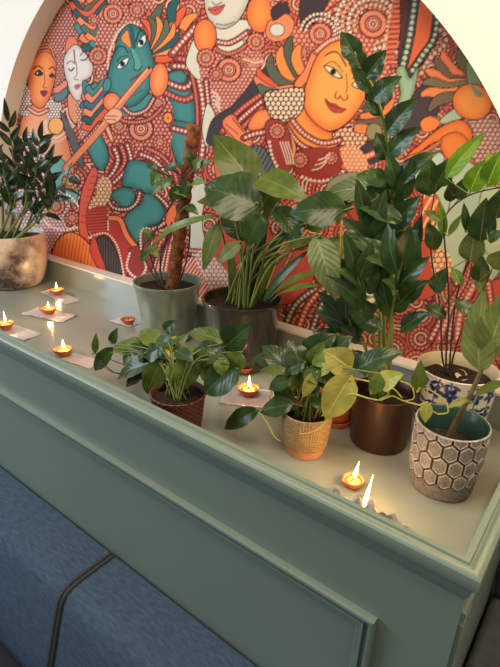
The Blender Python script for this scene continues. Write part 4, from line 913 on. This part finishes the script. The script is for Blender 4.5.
# ---- maroon woven pot: small trailing pothos behind the rim ----
c = (-.652, .630); H = .088
t = potted('potted_plant', c, 'maroon woven-texture pot tucked behind the ledge rim with a bushy trailing pothos')
def bas_fn(u, z, r):
    a = math.sin(u*2*PI*26+z*620); b2 = math.sin(u*2*PI*26-z*620); w2 = max(a, b2)
    return (.0014*(w2-.5), (126, 62, 52) if w2 > .72 else (62, 30, 28))
carved(t, c, [(.044, 0), (.045, .003), (.054, .075), (.057, .088)], .004, M['basket'], bas_fn, 220, 60, .02)
soil_disc(t, c, .052, H-.012)
R_ = Vector((c[0], c[1], ZF+H-.013))
for (bx, by, tx, ty, w_, m, kd, Y, Yt, fc, up) in (
    (149, 352, 110, 346, 21, 'mid', 'ovate', .68, .67, .7, .6), (113, 347, 93, 372, 13, 'deep', 'ovate', .66, .65, .9, .3), (154, 362, 115, 378, 18, 'deep', 'ovate', .65, .63, .7, .5),
    (160, 363, 146, 395, 20, 'mid', 'heart', .63, .61, .9, .3), (149, 368, 124, 387, 12, 'deep', 'ovate', .65, .63, .8, .4), (161, 347, 140, 329, 19, 'mid', 'ovate', .69, .70, .8, .4), (164, 332, 176, 320, 11, 'deep', 'ovate', .70, .71, .8, .4),
    (170, 357, 152, 351, 13, 'lime', 'ovate', .66, .65, .7, .5), (171, 362, 178, 389, 14, 'mid', 'ovate', .64, .63, .9, .3), (188, 360, 185, 390, 21, 'mid', 'heart', .64, .63, .9, .3),
    (227, 346, 250, 325, 25, 'deep', 'heart', .68, .68, 1, .1), (224, 342, 186, 331, 17, 'mid', 'ovate', .68, .68, .8, .5), (219, 344, 190, 358, 15, 'deep', 'ovate', .66, .65, .8, .4), (236, 368, 203, 394, 28, 'deep', 'heart', .65, .63, .8, .4),
    (212, 350, 208, 378, 17, 'deep', 'ovate', .67, .66, .7, .5), (95, 354, 96, 333, 6, 'mid', 'lance', .66, .66, .8, .3), (112, 344, 117, 328, 9, 'deep', 'ovate', .67, .67, .7, .4), (174, 350, 188, 334, 12, 'fig', 'ovate', .68, .69, .8, .4),
    (136, 350, 122, 364, 14, 'mid', 'ovate', .66, .65, .7, .6), (166, 352, 176, 336, 13, 'lime', 'ovate', .69, .70, .8, .4), (178, 356, 204, 352, 15, 'mid', 'ovate', .66, .66, .6, .7), (200, 362, 214, 352, 12, 'deep', 'ovate', .66, .67, .8, .4),
    (152, 354, 130, 338, 15, 'deep', 'ovate', .68, .69, .8, .4), (240, 352, 232, 372, 20, 'mid', 'ovate', .66, .65, .8, .4)):
    B = W(bx, by, Y); leaf(t, bx, by, Y, tx, ty, Yt, w_, m, kd, fc, up, sag=.12, fold=.28, stem=arch_stem(R_+Vector((random.uniform(-.02, .02), random.uniform(-.02, .02), 0)), B, .8), sr=.0012)
rg = random.Random(4)
for k in range(18):
    bx, by = rg.uniform(142, 222), rg.uniform(346, 372); a = rg.uniform(0, 2*PI); l = rg.uniform(18, 28); Y = rg.uniform(.63, .68)
    leaf(t, bx, by, Y, bx+l*math.cos(a), by+l*.7*math.sin(a)+rg.uniform(-2, 8), Y-.01, rg.uniform(13, 18), rg.choice(('deep', 'mid', 'deep')), 'ovate', .75, .5, sag=.14, fold=.28, stem=arch_stem(R_, W(bx, by, Y), .6), sr=.0012)
for pts in ([(168, 374, .64), (140, 373, .63), (112, 372, .63), (98, 358, .65)], [(160, 372, .65), (128, 366, .65), (98, 354, .66), (94, 350, .66)], [(150, 368, .65), (120, 374, .64), (106, 366, .65)]):
    MB().tube(curve([W(*p) for p in pts], 6), .0012, 6).build('vine', M['darkstem'], t)

# ---- dark glazed pot: big-leaved plant in the middle ----
c = (-.755, .965); H = .185
t = potted('potted_plant', c, 'dark crackle-glazed pot crowded with long stalks and wide soft green leaves')
pot_shape(t, c, [(.072, 0), (.078, .004), (.086, .04), (.095, .11), (.1015, .172), (.104, .178), (.104, H)], .006, M['dark'], 72, .03)
soil_disc(t, c, .096, H-.02)
R_ = Vector((c[0], c[1], ZF+H-.022))
for i, (bx, by, tx, ty, w_, m, kd, Y, Yt, fc, up) in enumerate((
    (258, 206, 203, 186, 42, 'deep', 'heart', .93, .90, .9, .3), (262, 196, 212, 132, 36, 'mid', 'ovate', .98, 1.0, .9, .2), (258, 178, 308, 200, 28, 'mid', 'ovate', .95, .90, .8, .4), (348, 210, 288, 212, 32, 'deep', 'ovate', .92, .88, .8, .3),
    (219, 222, 203, 271, 15, 'fig', 'ovate', .92, .88, .8, .3), (241, 243, 217, 263, 14, 'fig', 'ovate', .90, .87, .7, .5), (316, 235, 336, 300, 27, 'fig', 'ovate', .88, .84, .95, .2), (331, 238, 360, 264, 20, 'mid', 'ovate', .92, .89, .8, .4),
    (254, 218, 288, 170, 26, 'mid', 'ovate', .97, .99, .8, .2), (250, 240, 220, 212, 24, 'deep', 'ovate', .99, 1.0, .8, .3), (376, 188, 322, 194, 22, 'fig', 'ovate', .99, .98, .8, .4), (268, 300, 320, 268, 9, 'mid', 'blade', .95, .90, .6, .6),
    (270, 302, 318, 282, 8, 'mid', 'blade', .94, .88, .6, .6), (306, 228, 352, 202, 24, 'mid', 'ovate', .97, .99, .8, .4), (282, 238, 310, 214, 24, 'deep', 'ovate', .96, .95, .8, .3), (262, 214, 246, 246, 22, 'deep', 'ovate', .92, .90, .8, .2),
    (276, 206, 300, 240, 20, 'deep', 'ovate', .94, .92, .8, .3), (232, 206, 196, 200, 14, 'fig', 'ovate', .99, .97, .7, .5), (284, 250, 318, 240, 16, 'mid', 'ovate', .93, .90, .6, .6), (242, 296, 252, 232, 9, 'deep', 'blade', .96, .98, .8, .2),
    (258, 298, 284, 222, 10, 'mid', 'blade', .96, .98, .8, .2), (264, 300, 306, 250, 8, 'deep', 'blade', .95, .94, .7, .4), (248, 298, 268, 210, 9, 'deep', 'blade', .97, 1.0, .8, .2), (234, 296, 230, 240, 7, 'mid', 'blade', .97, 1.0, .8, .2))):
    B = W(bx, by, Y); r0 = R_+Vector((random.uniform(-.04, .04), random.uniform(-.035, .035), 0))
    leaf(t, bx, by, Y, tx, ty, Yt, w_, m, kd, fc, up, sag=.12, fold=.22, stem=None if kd == 'blade' else arch_stem(r0, B, .35), sr=.0024)
for k in range(12):
    a = random.uniform(-.05, .05); e = W(random.uniform(238, 312), random.uniform(200, 262), random.uniform(.93, 1.0))
    cs = curve(arch_stem(R_+Vector((a, random.uniform(-.03, .03), 0)), e, .2)+[e], 8); MB().tube(cs, [.003-.0016*i/len(cs) for i in range(len(cs))], 6).build('stalk', M['vine' if k % 5 == 0 else 'petiole'], t)

# ---- sage glazed pot with the moss pole ----
c = (-1.03, .965); H = .175
t = potted('potted_plant', c, 'sage green glazed pot with a leaning brown moss pole and a sparse climbing vine')
pot_shape(t, c, [(.062, 0), (.069, .004), (.078, .05), (.088, .12), (.0945, H-.012), (.098, H-.008), (.098, H)], .005, M['sagepot'], 72, .03)
soil_disc(t, c, .089, H-.022)
b = MB(); A0 = W(172, 292, .965); A1 = W(194, 125, .955); cs = [A0.lerp(A1, k/40) for k in range(41)]
b.tube(cs, [.0195-.0035*k/40+.0022*math.sin(k*2.1)+random.uniform(-.0012, .0012) for k in range(41)], 18); b.build('moss_pole', M['pole'], t)
R_ = Vector((c[0]-.02, c[1]-.01, ZF+H-.022))
for pts in ([(166, 290, .94), (154, 268, .93), (150, 245, .93), (160, 222, .93), (176, 196, .93), (184, 172, .93), (196, 160, .94)], [(162, 288, .95), (146, 262, .95), (143, 246, .95), (152, 238, .95)], [(164, 290, .94), (160, 262, .935), (166, 240, .93), (172, 222, .93)], [(182, 196, .93), (170, 178, .925), (156, 170, .92), (150, 176, .92)], [(176, 290, .95), (186, 262, .95), (190, 230, .95), (186, 206, .945)], [(184, 178, .93), (168, 168, .93), (150, 168, .93)]):
    MB().tube(curve([W(*p) for p in pts], 7), .0022, 6).build('vine', M['darkstem'], t)
for (bx, by, tx, ty, w_, m, kd) in ((158, 240, 214, 213, 7, 'mid', 'blade'), (160, 172, 151, 186, 11, 'mid', 'ovate'), (164, 172, 182, 164, 8, 'deep', 'lance'), (172, 178, 160, 190, 8, 'mid', 'ovate'), (194, 170, 202, 158, 10, 'mid', 'ovate'), (200, 168, 212, 160, 8, 'mid', 'ovate'), (188, 182, 180, 200, 9, 'deep', 'ovate'),
    (152, 240, 144, 228, 9, 'mid', 'ovate'), (148, 252, 140, 262, 8, 'deep', 'ovate'), (180, 186, 170, 202, 11, 'deep', 'ovate'), (192, 184, 206, 182, 9, 'fig', 'ovate'), (186, 206, 198, 214, 9, 'deep', 'ovate'), (158, 170, 146, 164, 7, 'deep', 'lance'), (174, 190, 186, 196, 8, 'mid', 'ovate'), (150, 246, 158, 258, 8, 'mid', 'ovate'), (192, 164, 188, 150, 8, 'deep', 'ovate'), (166, 182, 150, 196, 8, 'fig', 'ovate')):
    leaf(t, bx, by, .925, tx, ty, .915, w_, m, kd, .8, .4, sag=.15, fold=.3, stem=[W(bx+(6 if tx < bx else -6), by+6, .935)], sr=.0012)

# ---- bronze pot with dark glossy fronds at the far left ----
c = (-1.86, .94); H = .2
t = potted('potted_plant', c, 'mottled bronze bowl pot with very dark glossy fronds at the far left end')
pot_shape(t, c, [(.085, 0), (.096, .004), (.108, .018), (.121, .05), (.129, .09), (.133, .13), (.1325, .17), (.130, H)], .006, M['bronze'], 80, .03)
soil_disc(t, c, .122, H-.02)
for k, (pts, n, ll) in enumerate((
    ([(0, .0), (16, 190, .93), (14, 150, .92), (8, 104, .90)], 7, .085), ([(.03, .0), (30, 195, .94), (36, 160, .93), (40, 124, .92)], 7, .075), ([(.05, .0), (42, 205, .93), (56, 186, .91), (72, 166, .89)], 6, .08), ([(.04, .03), (36, 200, .96), (44, 172, .97), (50, 148, .97)], 6, .075),
    ([(-.04, .0), (2, 190, .93), (-6, 150, .92), (-14, 118, .92)], 7, .085), ([(.06, -.02), (42, 215, .9), (50, 205, .88), (56, 190, .87)], 5, .07), ([(-.0, -.04), (10, 205, .88), (6, 175, .86), (2, 150, .84)], 6, .08), ([(.02, -.03), (24, 205, .89), (26, 180, .87), (28, 158, .86)], 6, .075), ([(-.02, .04), (10, 190, .98), (20, 150, .99), (24, 128, .99)], 6, .075))):
    x, y = pts[0]; frond(t, [Vector((c[0]+x, c[1]+y, ZF+H-.025))]+[W(q[0], q[1]+.14*(232-q[1]), q[2]) for q in pts[1:]], n, ll*1.08, .024, 'zzd', 60+k, .25, .75, sr=.004)

# ---------------- oil lamps on foil ----------------
M['clay'] = mat('lamp_clay', (196, 100, 58), .7, vary=.2, vscale=50)
M['oil'] = mat('lamp_oil', (228, 170, 100), .15, coat=.3)
M['foil'] = mat('aluminium_foil', (232, 226, 226), .35, metal=.5)
M['wick'] = mat('burnt_wick', (40, 32, 28), .9)
M['flame'] = mat('flame', (255, 200, 120), .5, emit=(1.0, .66, .28), est=12)
def foil(x, y, sx_, sy_, rot, label, seed, amp=.004):
    rg = random.Random(seed); n = 16; v = []; f = []
    for i in range(n+1):
        for j in range(n+1):
            a, b2 = (i/n-.5)*sx_, (j/n-.5)*sy_
            e = max(abs(i/n-.5), abs(j/n-.5))*2
            z = abs(mnoise.noise(Vector((a*55+seed, b2*55, seed))))*amp*(0.4+1.6*max(0, e-.55))+.0012
            v.append((x+a*math.cos(rot)-b2*math.sin(rot), y+a*math.sin(rot)+b2*math.cos(rot), ZF+z))
    top = len(v); v += [(p[0], p[1], p[2]-.0006) for p in v]
    m_ = n+1
    for i in range(n):
        for j in range(n):
            q_ = (i*m_+j, (i+1)*m_+j, (i+1)*m_+j+1, i*m_+j+1); f.append(q_); f.append(tuple(k+top for k in q_[::-1]))
    o = mesh('foil_sheet', v, f, M['foil'], None, False); tag(o, label, 'foil', 'foil sheets under the oil lamps'); return o
def crumple(xa, xb):
    n, m_ = 40, 12; v = []; f = []
    for i in range(n+1):
        for j in range(m_+1):
            q_ = j/m_; x_ = xa+(xb-xa)*i/n; h = (.052+.022*mnoise.noise(Vector((i*.35, 0, 4)))+.016*math.sin(i/n*PI))*q_
            v.append((x_, .578+.016*q_+.009*mnoise.noise(Vector((i*.45, j*.6, 2))), ZF+.001+h+.003*mnoise.noise(Vector((i*.8, j*.9, 9)))*q_))
    k0 = len(v); v += [(p[0], p[1]+.0007, p[2]) for p in v]; m1 = m_+1
    for i in range(n):
        for j in range(m_):
            q_ = (i*m1+j, (i+1)*m1+j, (i+1)*m1+j+1, i*m1+j+1); f.append(q_); f.append(tuple(k+k0 for k in q_[::-1]))
    o = mesh('foil_sheet', v, f, M['foil'], None, False); tag(o, 'crumpled foil strip standing against the front rim before the brown pot', 'foil', 'foil sheets under the oil lamps')
def lamp(x, y, label, lit=True, fh=.03, s=1.0, lean=(0, 0), power=.4):
    t = thing('oil_lamp', (x, y, ZF+.003), label, 'oil lamp', 'clay oil lamps along the ledge')
    def spout(a, z, i): return (.006*max(0, math.cos(a+2.2))**10)*min(1, z/.012)*s
    pr = [(.0, .0), (.0125, 0), (.0135, .002), (.018, .008), (.0228, .0165), (.0238, .019), (.0228, .0195), (.0205, .0165), (.0185, .0135)]
    MB().lathe((x, y, ZF+.003), [(r*s, z*s) for r, z in pr], 40, fn=lambda a, z, i: spout(a, z, i) if 2 < i < 8 else 0).build('bowl', M['clay'], t)
    MB().lathe((x, y, ZF+.003), [(.0185*s, .0138*s), (.012*s, .0142*s), (.0005, .0143*s)], 28).build('oil', M['oil'], t)
    wz = ZF+.003+.0145*s
    MB().tube(curve([(x-.006, y-.006, wz-.002), (x-.001, y-.001, wz+.002), (x, y, wz+.008)], 5), .0012, 6).build('wick', M['wick'], t)
    if lit:
        b = MB(); pr = [(.0004, 0), (.002, .07), (.0033, .2), (.0035, .32), (.0025, .52), (.0012, .76), (.0003, 1.0)]
        v = []; 
        n = 14
        for r, q_ in pr:
            for k in range(n): a = 2*PI*k/n; v.append((x+r*math.cos(a)+lean[0]*q_, y+r*math.sin(a)+lean[1]*q_, wz+.006+q_*fh))
        f = [(i*n+k, i*n+(k+1) % n, (i+1)*n+(k+1) % n, (i+1)*n+k) for i in range(len(pr)-1) for k in range(n)]
        b.add(v, f); b.build('flame', M['flame'], t)
        light('flame_light', 'POINT', (x+lean[0]*.4, y+lean[1]*.4, wz+.006+fh*.4), power, (1.0, .55, .2), .006)
    return t
# (lamp pixel on the trough floor, foil offset and size)
def fl(px, py): p = Wz(px, py, ZF+.012); return p.x, p.y
x, y = fl(6, 326); foil(x+.05, y+.012, .13, .06, .1, 'foil sheet under the lamp at the front left edge', 1); lamp(x, y, 'lit clay oil lamp nearest the front left rim of the ledge', fh=.036)
x, y = fl(49, 311); foil(x+.005, y-.003, .17, .075, .25, 'creased foil sheet under the lit lamp in the middle of the left cluster', 2, .007); lamp(x, y, 'lit clay oil lamp in the middle of the left cluster, on creased foil', fh=.022)
x, y = fl(57, 292); foil(x+.02, y-.004, .19, .06, -.1, 'long foil sheet under the lamp nearest the bronze pot', 3); lamp(x, y, 'lit clay oil lamp nearest the bronze pot and the back board', fh=.026)
x, y = fl(64, 352); foil(x+.06, y+.012, .11, .05, .15, 'foil sheet beside the lamp left of the maroon woven pot', 4); lamp(x, y, 'lit clay oil lamp at the front rim just left of the trailing pothos', fh=.026)
x, y = fl(129, 321); foil(x-.025, y+.0, .09, .045, .1, 'small foil sheet under the unlit lamp by the sage green pot', 5); lamp(x, y, 'unlit clay oil lamp beside the sage green pot', lit=False, s=.9)
x, y = fl(249, 391); foil(x+.0, y-.012, .11, .085, .5, 'foil sheet under the lamp between the maroon and tan pots', 6); lamp(x, y, 'lit clay oil lamp standing on foil between the maroon and tan pots', fh=.03, power=.5)
x, y = fl(243, 373); lamp(x-.01, y+.02, 'lit clay oil lamp half hidden by leaves beside the dark crackle-glazed pot', fh=.026)
p = W(367, 499, .645); crumple(p.x-.05, p.x+.115); lamp(p.x, .634, 'lit clay oil lamp with the tallest flame behind the front rim', fh=.064, lean=(.006, .006), power=.9)
p = Wz(353, 479, ZF+.02); lamp(p.x, p.y+.004, 'lit clay oil lamp just left of the tallest flame, before the brown pot', fh=.034, s=.8, lean=(.004, .004), power=.4)
